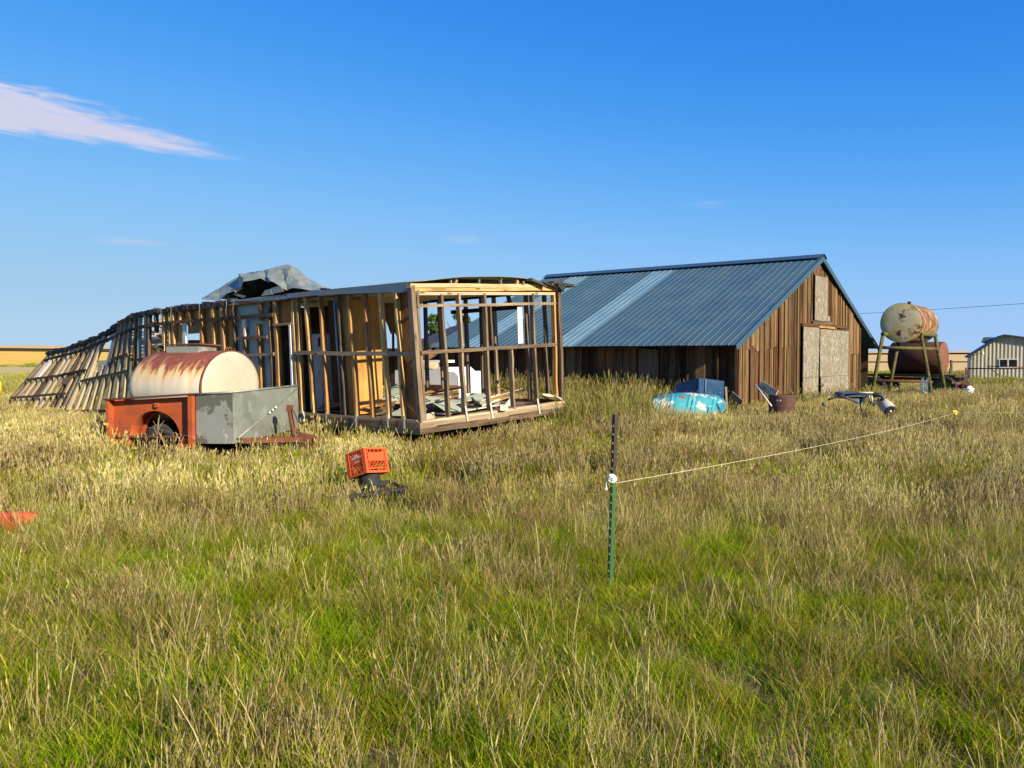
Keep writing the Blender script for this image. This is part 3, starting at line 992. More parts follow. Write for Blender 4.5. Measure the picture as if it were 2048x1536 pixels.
# ------------------------------------------------------------------ trees behind the board shed
def leaf_cloud(n, blobs, size, cols, seed):
    r = np.random.default_rng(seed)
    V = []; Fc = []; C = []
    for i in range(n):
        b = blobs[r.integers(len(blobs))]
        d = r.normal(size=3); d /= np.linalg.norm(d)
        rad = r.random() ** 0.45
        p = np.array(b[0]) + d * rad * np.array(b[1])
        a = r.normal(size=3); a /= np.linalg.norm(a)
        c = np.cross(a, r.normal(size=3)); c /= np.linalg.norm(c)
        s = size * r.uniform(0.6, 1.4)
        k = len(V)
        V += [p - a * s, p + c * s * 0.45, p + a * s, p - c * s * 0.45]
        Fc.append((k, k + 1, k + 2, k + 3))
        col = np.array(cols[r.integers(len(cols))]) * r.uniform(0.75, 1.25)
        C += [col] * 4
    return V, Fc, C


def set_col(me, C):
    a = me.color_attributes.new('Col', 'FLOAT_COLOR', 'POINT')
    arr = np.ones((len(me.vertices), 4), dtype=np.float32)
    arr[:, :3] = np.array(C, dtype=np.float32)
    a.data.foreach_set('color', arr.ravel())


for k, (u, v, wpx, hpx, Y, lab) in enumerate(((872, 650, 38, 34, 62, 'small green leafy tree top seen through the left of the trailer end frame'),
                                              (916, 648, 52, 28, 66, 'yellow green tree top just left of the barn roof peak edge'))):
    c = at(u, v, Y); g0 = gz(c.x, c.y)
    rt = thing('tree', lab, 'tree', (c.x, c.y, g0), 'trees behind the board shed')
    rw = wpx / F * Y / 2; rh = hpx / F * Y / 2 + 0.4
    tr = [(Vector((0, 0, -0.2))), Vector((0.05, 0, (c.z - g0) * 0.4)), Vector((0.0, 0.05, (c.z - g0) * 0.75)), Vector((0.1, 0, c.z - g0 + rh * 0.5))]
    geo = [tube_geo(tr, [0.16, 0.13, 0.09, 0.03], 8)]
    for q in range(7):
        a = q * 2.4
        geo.append(tube_geo([Vector((0, 0, (c.z - g0) * (0.5 + 0.05 * q))), Vector((math.cos(a) * rw * 0.5, math.sin(a) * rw * 0.5, (c.z - g0) * (0.7 + 0.04 * q))), Vector((math.cos(a) * rw * 0.85, math.sin(a) * rw * 0.85, (c.z - g0) + rh * (0.1 * q - 0.2)))], [0.05, 0.035, 0.012], 6))
    mob('trunk', *join(*geo), M_['bark'], rt, Matrix.Translation(Vector((c.x, c.y, g0))), True)
    rr = random.Random(k + 3)
    blobs = [((rr.uniform(-rw, rw) * 0.75, rr.uniform(-rw, rw) * 0.75, c.z - g0 + rr.uniform(-rh * 1.5, rh * 0.75)), (rw * 0.33, rw * 0.33, rh * 0.33)) for _ in range(16)]
    V, Fc, C = leaf_cloud(2600, blobs, 0.10, [(0.10, 0.17, 0.035), (0.14, 0.21, 0.05), (0.07, 0.12, 0.03)] if k == 0 else [(0.18, 0.22, 0.05), (0.13, 0.19, 0.04)], 5 + k)
    cr = mob('crown', V, Fc, M_['tree_leaf'], rt, Matrix.Translation(Vector((c.x, c.y, g0))))
    set_col(cr.data, C)

# ------------------------------------------------------------------ ruined house trailer
TA = Vector((-1.57, 14.0, 0)); TL = Vector((-0.766, 0.643, 0)); TW = Vector((0.66, 0.751, 0)).normalized()
TWID = 3.9
UP = Vector((0, 0, 1))
nWall = TL.cross(UP).normalized()
nEnd = TW.cross(UP).normalized()
CAM = Vector((0, 0, CAMZ))


def on_plane(u, v, p, n):
    d = ray(u, v)
    return CAM + d * ((p - CAM).dot(n) / d.dot(n))


def wall(u, v, w_=0.0): return on_plane(u, v, TA + TW * w_, nWall)
def endw(u, v, t_=0.0): return on_plane(u, v, TA + TL * t_, nEnd)
def tof(p):
    """position along the trailer of a world point"""
    q = p - TA
    # solve q = TL*t + TW*w
    det = TL.x * TW.y - TL.y * TW.x
    return (q.x * TW.y - q.y * TW.x) / det, (TL.x * q.y - TL.y * q.x) / det
def TP(t_, w_, z): return TA + TL * t_ + TW * w_ + UP * z


SILL = [(837, 842), (613, 826.5), (212, 819.5), (0, 818), (-60, 817.5)]
TOPV = [(816, 574), (640, 590), (574, 597.5), (480, 607), (400, 615.5), (335, 624), (292, 629.5), (260, 640), (240, 652), (219, 667), (202, 675.5), (185, 682.5), (166, 689.5), (134, 701), (98, 708.5)]
WTOP = [(96, 1.05), (150, 0.85), (216, 0.45), (245, 0.25), (300, 0.0), (900, 0.0)]
sill_v = lambda u: lerp_tab(SILL, u)
top_v = lambda u: lerp_tab(TOPV, u)
w_top = lambda u: lerp_tab(WTOP, u)
zfl = sorted((tof(wall(u, v))[0], wall(u, v).z) for u, v in SILL)
ztp = sorted((tof(wall(u, v))[0], wall(u, v).z) for u, v in TOPV if u >= 290)
fl = lambda t_, w_=0: lerp_tab(zfl, t_) + 0.045 * w_
tp = lambda t_, w_=0: lerp_tab(ztp, t_) + 0.05 * w_

trailer = thing('ruined_trailer', 'collapsing house trailer stripped to its bare wooden studs', 'trailer', TP(4, 1.9, 0))
WG, WWm, WP, WS, WD = M_['wood_grey'], M_['wood_warm'], M_['wood_pale'], M_['wood_silver'], M_['wood_dark']


def stud(ut, ub, mat, f0=0.0, f1=1.0, w_=0.0, wx=0.045, wy=0.09, name='stud', off=0.0):
    b = wall(ub, sill_v(ub), w_ + off); t_ = wall(ut, top_v(ut), w_ + w_top(ut) + off)
    p0, p1 = b.lerp(t_, f0), b.lerp(t_, f1)
    return beam(name, p0, p1, wx, wy, mat, trailer, side=TL, jit=0.009, segs=5)


# studs of the near long wall: (u of top, u of foot, material, from, to, width)
for ut, ub, mt, f0, f1, wx in ((612.7, 629, WWm, 0, 1, .055), (641.6, 656.6, WWm, 0, 1, .05), (677, 692.4, WG, 0, 1, .045), (698.8, 715.9, WWm, 0, 1, .055),
                               (729, 747.5, WWm, 0, 1, .06), (760.4, 779, WWm, 0, 1, .06), (793, 808.5, WWm, 0, 1, .05), (587, 599, WWm, 0, 1, .06), (596, 606, WWm, 0, 1, .06),
                               (551, 562, WWm, 0, 1, .09), (539, 549, WG, 0, 1, .07), (516, 526, WWm, 0, .80, .07), (521, 530, WWm, .83, 1, .07), (486, 496, WWm, 0, .78, .07),
                               (468, 478, WG, 0, 1, .05), (445, 456, WWm, 0, 1, .08), (427, 438, WWm, 0, 1, .08), (402, 414, WWm, 0, 1, .10), (380, 386, WWm, .83, 1, .07), (362, 366, WWm, .83, 1, .07),
                               (347, 352, WWm, 0, 1, .10), (340, 345, WWm, 0, 1, .06), (329, 331, WWm, 0, 1, .10), (313, 313, WD, .80, 1, .07), (293, 290, WS, 0, 1, .09), (300, 298, WD, 0.5, 1, .05),
                               (281, 276, M_['panel_mint'], 0, 1, .05), (274, 264, WWm, 0, 1, .10), (263, 246, WS, 0, 1, .08), (254, 230, WS, 0, 1, .07), (246, 212, WS, 0, 1, .08),
                               (240.5, 195, WS, 0, 1, .08), (230.5, 180, WS, 0, .55, .09), (221, 166, WS, 0, 0.5, .09), (211, 152, WS, 0, 1, .12), (201, 136, WS, 0, 1, .10)):
    stud(ut, ub, mt, f0, f1, wx=wx)
COLL = []
for k in range(11):
    ub = (20 + 85 * k) / 6.983; ut = (690 + 65 * k) / 6.983
    COLL.append((ut, ub))
    stud(ut, ub, WS if k % 4 else WG, 0, 1, wx=rng.uniform(0.11, 0.15), wy=0.05)
    if k not in (6, 7):
        stud(ut + 4.6, ub + 6, M_[rng.choice(('wood_silver', 'wood_silver', 'wood_grey', 'panel_brown'))], 0.0, rng.uniform(0.85, 0.98), wx=0.13, wy=0.02, off=0.09, name='inner_slat')
for k in range(0, 11):
    ub = (20 + 85 * k) / 6.983; ut = (690 + 65 * k) / 6.983
    if k in (6, 7): continue
    stud(ut + 2.2, ub + 2.8, M_[rng.choice(('wood_silver', 'wood_grey', 'wood_silver'))], 0.0, rng.uniform(0.55, 0.97), wx=0.11, wy=0.02, off=0.15, name='inner_slat')
COLL += [(201, 136), (211, 152), (221, 166), (230.5, 180), (240.5, 195), (246, 212), (254, 230), (263, 246)]


def cpt(k, f, off=-0.07):
    k0 = int(math.floor(k)); k1 = min(k0 + 1, len(COLL) - 1); a = k - k0
    ut = COLL[k0][0] * (1 - a) + COLL[k1][0] * a; ub = COLL[k0][1] * (1 - a) + COLL[k1][1] * a
    b = wall(ub, sill_v(ub), off); t_ = wall(ut, top_v(ut), w_top(ut) + off)
    return b.lerp(t_, f)


def rail(p0, p1, mat, h=0.07, d=0.035, name='rail'):
    return beam(name, p0, p1, h, d, mat, trailer, side=UP, jit=0.007, segs=5)


rail(cpt(0, .885), cpt(7, .90), WD); rail(cpt(7, .90), cpt(13.2, .91), WD)
rail(cpt(0, .53), cpt(6, .54), WD); rail(cpt(6, .54), cpt(11, .555), WD)
rail(cpt(0, .20), cpt(9.3, .235), WD)
rail(cpt(11, .40), cpt(17.9, .43), WD)
rail(cpt(-0 + 15.0, .60), cpt(18, .62), WD)
UPR = [(209, 684), (235, 671), (260, 660), (290, 652), (335, 645.5), (400, 640.5), (480, 634.5), (545, 629)]
for (u0, v0), (u1, v1) in zip(UPR, UPR[1:]):
    rail(wall(u0, v0, w_top(u0) * .85 - .065), wall(u1, v1, w_top(u1) * .85 - .065), WD, 0.075)
rail(wall(592, 705.5, -.065), wall(826, 708, -.065), WG, 0.075)
rail(wall(473, 677, -.065), wall(534, 674, -.065), WG, 0.07)
rail(wall(488, 710, -.065), wall(548, 708, -.065), WG, 0.06)
rail(wall(262, 720, -.055), wall(345, 717, -.055), WD, 0.06)
for (u0, v0, u1, v1, wd) in ((369, 646, 372, 701, .14), (488, 637, 492, 674, .12)):
    beam('white_board', wall(u0, v1, -.02), wall(u0, v0, -.02), wd, 0.03, M_['white_paint'], trailer, side=TL)
beam('white_board', cpt(1.7, .54, -.05), cpt(1.7, .88, -.05), 0.19, 0.03, M_['white_paint'], trailer, side=TL)
beam('white_board', wall(208, 757, .16), wall(229, 679, .38), 0.21, 0.03, M_['white_paint'], trailer, side=TL)
# broken square panel hanging in the collapsed wall
poly_plate('broken_panel', [cpt(7.2, .40, -.03), cpt(8.6, .37, -.03), cpt(9.3, .52, -.03), cpt(7.9, .55, -.03)], -nWall, 0.012, M_['panel_brown'], trailer)
# pipe standing in the wall, door frame
tube('pipe', [wall(684, 831, .02), wall(667.8, 594, .02)], 0.022, M_['galvanised'], trailer)
tube('pipe', [wall(578, 772, .5), wall(573, 650, .5)], 0.015, M_['skirt_metal'], trailer)
beam('door_frame', wall(588, 826, -.03), wall(581, 649, -.03), 0.05, 0.06, M_['white_paint'], trailer, side=TL)
beam('lintel', wall(548, 650, -.03), wall(584, 647, -.03), 0.05, 0.06, WS, trailer, side=UP)


def wpanel(u0, u1, vt0, vt1, vb0, vb1, mat, w_=0.075, ub0=None, ub1=None, name='wall_panel'):
    return poly_plate(name, [wall(ub0 or u0, vb0, w_), wall(ub1 or u1, vb1, w_), wall(u1, vt1, w_), wall(u0, vt0, w_)], TW, 0.012, mat, trailer)


wpanel(798, 819, 577, 576, 840, 841, M_['plywood_dark'], ub0=812, ub1=836)
wpanel(470, 539, 608, 603, 826, 826, M_['panel_mint'], ub0=480, ub1=549)
wpanel(449, 469, 610, 608, 825, 826, M_['plywood'], ub0=459, ub1=479)
wpanel(418, 449, 613, 610, 825, 826, M_['plywood'], ub0=428, ub1=459)
wpanel(352, 364, 623, 621, 824, 824, M_['plywood'], ub0=356, ub1=368)
wpanel(366, 418, 620, 613, 650, 645, M_['plywood'], ub0=366, ub1=418)
wpanel(549, 584, 601, 598, 646, 643, M_['plywood'])
wpanel(402, 418, 615, 613, 822, 823, M_['plywood'], ub0=413, ub1=428)
wpanel(376, 402, 646, 643, 668, 666, M_['plywood'], w_=1.0)
wpanel(300, 350, 690, 688, 800, 800, M_['plywood'], w_=.9)
wpanel(376, 420, 680, 680, 760, 760, M_['plywood_dark'], w_=1.1)
wpanel(334, 347, 625, 623, 660, 660, M_['plywood'])
wpanel(549, 560, 650, 650, 826, 826, M_['plywood'], ub0=560, ub1=572)
wpanel(678, 699, 594, 592, 831, 833, M_['plywood'], ub0=694, ub1=716)
wpanel(655, 668, 594, 593, 830, 831, M_['plywood_dark'], w_=.5, ub0=668, ub1=682)
# inner partitions
poly_plate('partition', [TP(2.0, .14, fl(2)), TP(2.0, .90, fl(2, .9)), TP(2.0, .90, tp(2, .9) - .12), TP(2.0, .14, tp(2) - .12)], TL, 0.05, M_['plywood'], trailer)
poly_plate('partition', [TP(2.15, .95, fl(2)), TP(6.6, .95, fl(6)), TP(6.6, .95, tp(6.5) - .1), TP(2.15, .95, tp(2.2) - .1)], TW, 0.05, M_['plywood_dark'], trailer)  # added lengthwise sheet, coloured dark to stand for the shade inside
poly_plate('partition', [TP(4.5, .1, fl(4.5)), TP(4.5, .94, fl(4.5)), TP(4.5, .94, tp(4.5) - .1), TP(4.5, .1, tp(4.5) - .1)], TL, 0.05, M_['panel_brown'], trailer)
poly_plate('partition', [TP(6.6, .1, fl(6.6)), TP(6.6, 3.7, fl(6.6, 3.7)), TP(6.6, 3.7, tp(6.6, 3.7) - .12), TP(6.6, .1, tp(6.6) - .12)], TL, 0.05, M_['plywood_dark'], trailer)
poly_plate('partition', [TP(8.9, 1.4, fl(8.9)), TP(8.9, 3.7, fl(8.9, 3.7)), TP(8.9, 3.7, tp(8.9, 3.7) - .5), TP(8.9, 1.4, tp(8.9) - .4)], TL, 0.05, M_['plywood'], trailer)
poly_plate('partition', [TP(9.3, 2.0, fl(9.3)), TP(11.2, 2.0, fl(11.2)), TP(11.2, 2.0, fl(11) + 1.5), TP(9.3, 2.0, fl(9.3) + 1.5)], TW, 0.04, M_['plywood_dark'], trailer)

# end wall facing right
def epost(ut, vt, ub, vb, mat, wx, wy, t_=0.0, name='stud'):
    return beam(name, endw(ub, vb, t_), endw(ut, vt, t_), wx, wy, mat, trailer, side=TW, jit=0.009, segs=5)


epost(822, 571, 841.5, 846, WG, 0.09, 0.10, name='corner_post')
epost(831, 580, 848, 842, WG, 0.05, 0.09, 0.01)
epost(1115.5, 576, 1122.5, 803, WG, 0.085, 0.10, name='corner_post')
epost(1105, 584, 1112, 805, WWm, 0.05, 0.09, 0.05)
for ut, vt, ub, vb, mt, wx in ((881, 588.6, 897, 833, WG, .05), (915, 587, 929, 828, WG, .05), (966.4, 587, 978.6, 820.5, WG, .048), (977, 610, 983, 691, WG, .04),
                               (1021, 696, 1026, 814, WG, .045), (1062.5, 587, 1073, 808.5, WG, .048)):
    epost(ut, vt, ub, vb, mt, wx, 0.09)


def erail(u0, v0, u1, v1, mat, h, d, t_=-0.05, name='rail'):
    return beam(name, endw(u0, v0, t_), endw(u1, v1, t_), h, d, mat, trailer, side=UP, jit=0.006, segs=6)


erail(817, 571.5, 1117, 572, WP, 0.07, 0.10, 0.0, 'top_plate')
erail(824, 579.5, 1114, 578.5, WWm, 0.055, 0.07, -0.0, 'top_plate')
erail(830, 586.5, 1108, 587, WS, 0.055, 0.045, 0.0, 'top_plate')
erail(834, 612, 1111, 607, WG, 0.05, 0.035)
erail(842, 706, 1113, 689, WG, 0.062, 0.035)
erail(841, 846, 1126, 804, WS, 0.06, 0.11, -0.0, 'sill')
erail(838, 852.5, 1127, 810.5, WG, 0.10, 0.05, -0.04, 'rim_board')
erail(838, 862.5, 1127, 819.5, WG, 0.115, 0.05, -0.043, 'rim_board')
poly_plate('white_strip', [endw(1036, 687, .02), endw(1046, 686.5, .02), endw(1043, 611, .02), endw(1034, 611, .02)], -TL, 0.01, M_['white_paint'], trailer)
# short blocks under the bowed roof edge
for u in (901, 911, 957, 1001, 1034, 1047):
    epost(u, lerp_tab([(820, 566), (884, 559.5), (965, 555), (1055, 559)], u) + 1.0, u, 569.5, WP if u not in (957, 1001, 901) else M_['galvanised'], 0.05 if u not in (957, 1001, 901) else 0.02, 0.05, 0.05, 'roof_block')
# roof skin: bowed sheet, torn at the corner
Pg = []
for i in range(15):
    t_ = -0.06 + 8.1 * i / 14
    row = []
    for j in range(13):
        w_ = -0.06 + (TWID + 0.02) * j / 12
        bow = 0.125 * math.sin(math.pi * max(0, min(1, w_ / TWID))) ** 0.8
        z = tp(t_) + 0.05 * w_ + 0.075 + bow - (0.13 if w_ > 3.0 else 0.0) * ((w_ - 3.0) / 0.9) + 0.012 * mnoise.noise(Vector((t_ * 1.7, w_ * 1.5, 2)))
        row.append(TP(t_, w_, z))
    Pg.append(row)
grid_sheet('roof_skin', Pg, M_['sheet_metal'], trailer, 0.008)
Pg = []
for i in range(10):
    t_ = 0.08 + 4.0 * i / 9
    Pg.append([TP(t_, 0.08 + 3.0 * j / 6, tp(t_) - 0.06 + 0.045 * 3.0 * j / 6 - (0.10 * mnoise.noise(Vector((t_ * .8, j * .4, 3))) if i > 5 else 0) - (0.25 if (i > 7 and j > 3) else 0)) for j in range(7)])
grid_sheet('ceiling', Pg, M_['ceiling_beige'], trailer, 0.012)
# torn insulation hanging from the ceiling
hang = [(768, 606), (797, 604), (798, 640), (793, 672), (786, 661), (781, 668), (775, 650), (770, 640)]
poly_plate('hanging_insulation', [on_plane(u, v, TP(2.1, 1.6, 0), nWall) for u, v in hang], TW, 0.03, M_['carpet_tan'], trailer)
# fascia along the near eave, in overlapping lengths
for u0, v0, u1, v1, h0, h1 in ((815, 564, 785, 567, 20, 20), (787, 567, 640, 580, 17.5, 9.5), (641, 580, 574, 587.5, 9.5, 9), (575, 591, 520, 596, 7, 5.5), (521, 595.5, 460, 601, 5, 2.5)):
    poly_plate('fascia', [wall(u0, v0, -.075), wall(u1, v1, -.075), wall(u1, v1 + h1, -.10), wall(u0, v0 + h0, -.10)], -TW, 0.006, M_['fascia_metal'], trailer)
# top plate along the near wall and its tar paper
for (u0, v0), (u1, v1) in zip(TOPV, TOPV[1:]):
    beam('top_plate', wall(u0, v0, w_top(u0)), wall(u1, v1, w_top(u1)), 0.06, 0.10, WG if u0 > 300 else WD, trailer, side=UP)
u = 470.0
while u > 98:
    du = rng.uniform(11, 26)
    u1 = max(96, u - du)
    h = rng.uniform(2.0, 5.0)
    p0 = wall(u, top_v(u) - 2.5, w_top(u) + .02); p1 = wall(u1, top_v(u1) - 2.5, w_top(u1) + .02)
    beam('tar_strip', p0 + UP * rng.uniform(-.02, .04), p1 + UP * rng.uniform(-.02, .05), 0.05 + h * 0.012, 0.16, M_[rng.choice(('tarpaper', 'tarpaper', 'tarpaper', 'tar_green'))], trailer, side=UP, jit=0.02, segs=5)
    if rng.random() < 0.45:
        mid = p0.lerp(p1, .5) + UP * 0.07
        beam('torn_edge', mid - TL * rng.uniform(.1, .3) + TW * .1, mid + TL * rng.uniform(.1, .3) + UP * rng.uniform(-.02, .05) + TW * .3, 0.12, 0.02, M_[rng.choice(('wood_silver', 'tarpaper', 'wood_grey'))], trailer, side=TW, jit=0.02)
    u = u1 + 2
# wires dangling from the plate
for u in (467, 453, 322, 342, 399):
    p = wall(u, top_v(u), -.1)
    tube('wire', [p + UP * .1, p, p - UP * .12 + TL * .03, p - UP * .25 + TL * .01], 0.006, M_['wire_grey'], trailer, 5)
# corrugated white scrap on the roof edge
Pg = []
for i in range(13):
    k = i / 12
    a = wall(216 + 19 * k, 681 - 12 * k, .33); b = wall(222 + 14 * k, 662 - 9 * k, .55)
    off = UP * (0.025 * math.cos(i * math.pi / 1.5)) - nWall * 0.0
    Pg.append([a + off, a.lerp(b, .5) + off, b + off])
grid_sheet('corrugated_scrap', Pg, M_['white_paint'], trailer, 0.004, False)
# tar pieces at the right corner of the roof
for k in range(7):
    p0 = endw(1050 + k * 9, 560 + k * 1.4 + rng.uniform(-1.5, 1.5), .0 + .12 * (k % 3)); p1 = p0 + TW * rng.uniform(.45, .8) + UP * rng.uniform(-.10, .0)
    beam('tar_strip', p0, p1, 0.32, 0.022, M_['tar_green'], trailer, side=TL, jit=0.02)
beam('tar_strip', endw(1118, 566, -.12), endw(1127, 577, -.12), 0.14, 0.05, M_['tarpaper'], trailer, side=TW, jit=0.02)

# back wall: studs, rails and a little siding
for ut, vt, ub, vb in ((850, 606, 855.5, 783), (878, 603, 887, 785), (931, 598, 938, 787), (962, 595.5, 967, 790), (987, 593, 997, 797), (1016, 590.5, 1021, 612), (1051, 588, 1060.5, 799), (752, 612, 758, 749), (1088, 586, 1097, 801)):
    beam('stud', wall(ub, vb, 3.85), wall(ut, vt, 3.85), 0.055, 0.09, WG if ut != 752 else WD, trailer, side=TL, jit=0.005, segs=4)
beam('top_plate', TP(-.05, 3.86, tp(0, 3.86) - .02), TP(6.6, 3.86, tp(6.6, 3.86) - .05), 0.09, 0.09, WD, trailer, side=UP)
beam('sill', TP(0, 3.86, fl(0, 3.86) - .0), TP(8, 3.86, fl(8, 3.86)), 0.09, 0.10, WG, trailer, side=UP)
rail(wall(903, 625, 3.75), wall(1034, 614, 3.75), WD, 0.09)
rail(wall(745, 722, 3.7), wall(800, 722, 3.7), WWm, 0.07)
tube('pipe', [wall(787, 748, 3.0), wall(786, 640, 3.0)], 0.03, M_['rust_dark'], trailer)
for k in range(7):
    t_ = 7.0 + k * 1.15
    beam('stud', TP(t_, 3.85, fl(t_, 3.85)), TP(t_ - .1 * k * .3, 3.6 + .06 * k, fl(t_, 3.85) + 2.2 - .10 * k), 0.05, 0.09, WG, trailer, side=TL, jit=0.006, segs=3)
for v0, h, mt in ((652, .05, WD), (662, .07, WS), (667, .04, WD), (675, .10, WS), (683, .16, WG), (692, .06, WD), (699, .10, WS), (707, .07, WD), (714, .12, M_['panel_brown']), (722, .1, WG)):
    rail(wall(232 + rng.uniform(-6, 6), v0 + 6, 3.7), wall(352 + rng.uniform(-6, 16), v0 - 2, 3.7), mt, h, 0.03, 'slat')
for k in range(9):
    v0 = 722 + k * 9.5
    beam('siding_board', wall(196, v0 + 5, 2.6), wall(268, v0 + 1.5, 2.6), 0.19, 0.02, M_['panel_yellow'], trailer, side=UP, jit=0.003)
for (u0, v0, u1, v1) in ((300, 640, 352, 672), (296, 655, 345, 690), (268, 650, 330, 640), (312, 668, 350, 655)):
    beam('fallen_rafter', wall(u0, v0, 1.2), wall(u1, v1, 2.6), 0.05, 0.09, M_[rng.choice(('wood_grey', 'wood_silver'))], trailer, side=UP, jit=0.004)

# floor, rim boards and skirt
Pg = []
for i in range(13):
    t_ = 0.03 + 11.0 * i / 12
    Pg.append([TP(t_, 0.05 + 3.75 * j / 5, fl(t_, 3.75 * j / 5) - .06) for j in range(6)])
grid_sheet('floor', Pg, M_['panel_brown'], trailer, 0.05, False)
for a, b in zip([(837, 842), (613, 826.5)], [(613, 826.5), (440, 822.5)]):
    beam('sill', wall(a[0], a[1] + 1, 0), wall(b[0], b[1] + 1, 0), 0.05, 0.11, WS, trailer, side=UP)
    beam('rim_board', wall(a[0], a[1] + 9.5, -.03), wall(b[0], b[1] + 8.5, -.03), 0.155, 0.05, WG, trailer, side=UP)
    beam('skirt', wall(a[0] + 2, a[1] + 21.5, -.02), wall(b[0], b[1] + 18, -.02), 0.10, 0.03, M_['skirt_metal'], trailer, side=UP)
beam('sill', wall(230, 821.5, 0), wall(-70, 819.5, 0), 0.05, 0.12, WD, trailer, side=UP, jit=.01, segs=6)
beam('rim_board', wall(230, 828, -.03), wall(-70, 827, -.03), 0.13, 0.05, WG, trailer, side=UP)
beam('skirt', wall(230, 835.5, -.02), wall(-70, 834, -.02), 0.09, 0.03, M_['skirt_metal'], trailer, side=UP)
beam('rim_board', TP(0, 3.95, fl(0, 3.9) - .16), TP(11, 3.95, fl(11, 3.9) - .16), 0.2, 0.05, WG, trailer, side=UP)
for w_ in (1.0, 2.8):
    beam('chassis_rail', TP(.3, w_, fl(.3, w_) - .30), TP(12, w_, fl(12, w_) - .25), 0.2, 0.06, M_['rust_dark'], trailer, side=UP)


def wheel(p, axis, r, width, parent, rim='rust_dark', rr=0.6):
    prof = [(r * rr, -width * .42), (r * .9, -width * .5), (r * .985, -width * .38), (r, -width * .2), (r, width * .2), (r * .985, width * .38), (r * .9, width * .5), (r * rr, width * .42)]
    g = lathe_geo(prof, 24)
    wh = mob('wheel', *g, M_['rubber'], parent, axis_frame(p, axis), True)
    g2 = lathe_geo([(0.02, width * .12), (r * .3, width * .16), (r * .34, width * .02), (r * .5, width * .02), (r * (rr + .02), width * .40), (r * (rr + .02), -width * .40), (r * .5, -width * .1), (0.02, -width * .1)], 20)
    mob('rim', *g2, M_[rim], wh, axis_frame(p, axis), True)
    return wh


for t_ in (0.95, 1.75):
    for w_, s in ((3.25, 1), (0.6, -1)):
        q = TP(t_, w_, 0); wheel(Vector((q.x, q.y, gz(q.x, q.y) + .33)), TW * s, 0.36, 0.2, trailer)
for w_ in (0.9, 1.9, 2.9):
    beam('floor_joist', TP(.1, .3, 0) + TW * (w_ - .3) + UP * (fl(0, w_) - .14), TP(6, w_, fl(6, w_) - .14), 0.14, 0.05, WD, trailer, side=UP)
# metal straps that tied the walls down
for u, v in ((929, 812), (979, 806), (1073, 797)):
    p = endw(u + 2, v, -.07); q = endw(u + 7, v + 31, -.085)
    Pg = [[p - TW * .02, p + TW * .02], [p.lerp(q, .4) - TW * .02 - nEnd * 0, p.lerp(q, .4) + TW * .02], [q - TW * .02, q + TW * .02]]
    grid_sheet('strap', Pg, M_['panel_mint'], trailer, 0.004, False)
for u, v in ((652, 834), (712, 838), (775, 840), (808, 842)):
    p = wall(u, v - 10, -.075); q = wall(u + .5, v + 16, -.085)
    grid_sheet('strap', [[p - TL * .02, p + TL * .02], [q - TL * .02, q + TL * .02]], M_['panel_mint'], trailer, 0.004, False)
for u in (38, 62, 90, 122, 148, 178):
    p = wall(u + 6, 815, -.06); q = wall(u - 4, 829, -.08)
    tube('strap', [p, q], 0.014, M_['panel_mint'], trailer, 5)

# roof vent
vb = on_plane(601, 583, TP(0, .8, 0), nWall)
vent = mob('roof_vent', *lathe_geo([(.05, 0), (.05, .10), (.085, .13), (.075, .15), (.09, .17), (.08, .20), (.09, .22), (.075, .25), (.07, .28), (.02, .31), (0, .31)], 16), M_['galvanised'], trailer, Matrix.Translation(vb - UP * .02), True)
mob('vent_base', *lathe_geo([(.14, -.05), (.11, .03), (.085, .10), (.05, .10)], 16), M_['rust'], vent, Matrix.Translation(vb - UP * .03), True)

# ------------------------------------------------------------------ crumpled sheet lying on the roof
FR = [(403, 599), (430, 601), (465, 593), (474, 581), (488, 572), (506, 563), (527, 560), (545, 566), (560, 575), (578, 580), (600, 581), (620, 580), (641, 579)]
RG = [(404, 597), (428, 582), (455, 565), (474, 553), (494, 546), (504, 541.5), (530, 539.5), (552, 536), (574, 528), (587, 531), (601, 546), (619, 564), (640, 575)]
S = [0, .1, .2, .28, .36, .44, .52, .6, .68, .76, .84, .92, 1]
Pg = []
NS = 15
crr = random.Random(23)
for i in range(NS + 1):
    s = i / NS
    fu, fv = lerp_tab([(a, b[0]) for a, b in zip(S, FR)], s), lerp_tab([(a, b[1]) for a, b in zip(S, FR)], s)
    ru, rv = lerp_tab([(a, b[0]) for a, b in zip(S, RG)], s), lerp_tab([(a, b[1]) for a, b in zip(S, RG)], s)
    pf = wall(fu, fv, .18); pr_ = wall(ru, rv, .95)
    tb_ = min(8.0, max(tof(pr_)[0] + .15, 4.15))
    pb = TP(tb_, 1.7, tp(tb_, 1.7) + .18)
    pb2 = TP(tb_, 1.3, max(pb.z, pr_.z * .6 + pb.z * .4) + .02)
    row = []
    am = 0.11 * min(1, 5 * s * (1 - s) + .1)
    for j, k in enumerate((0, .16, .33, .5, .68, .84, 1.0)):
        if j <= 3:
            a = k / .5
            p = pf.lerp(pr_, a) + UP * (0.14 * math.sin(math.pi * a)) * (pr_.z - pf.z)
        elif j <= 5: p = pr_.lerp(pb2, (k - .5) / .34)
        else: p = pb
        jit = am * (0.25 if j in (3, 6) else 1.0)
        p = p + UP * crr.uniform(-jit, jit) * .8 + TW * crr.uniform(-jit, jit) * 1.2 + TL * crr.uniform(-jit, jit) * .9
        row.append(p)
    Pg.append(row)
fine = []
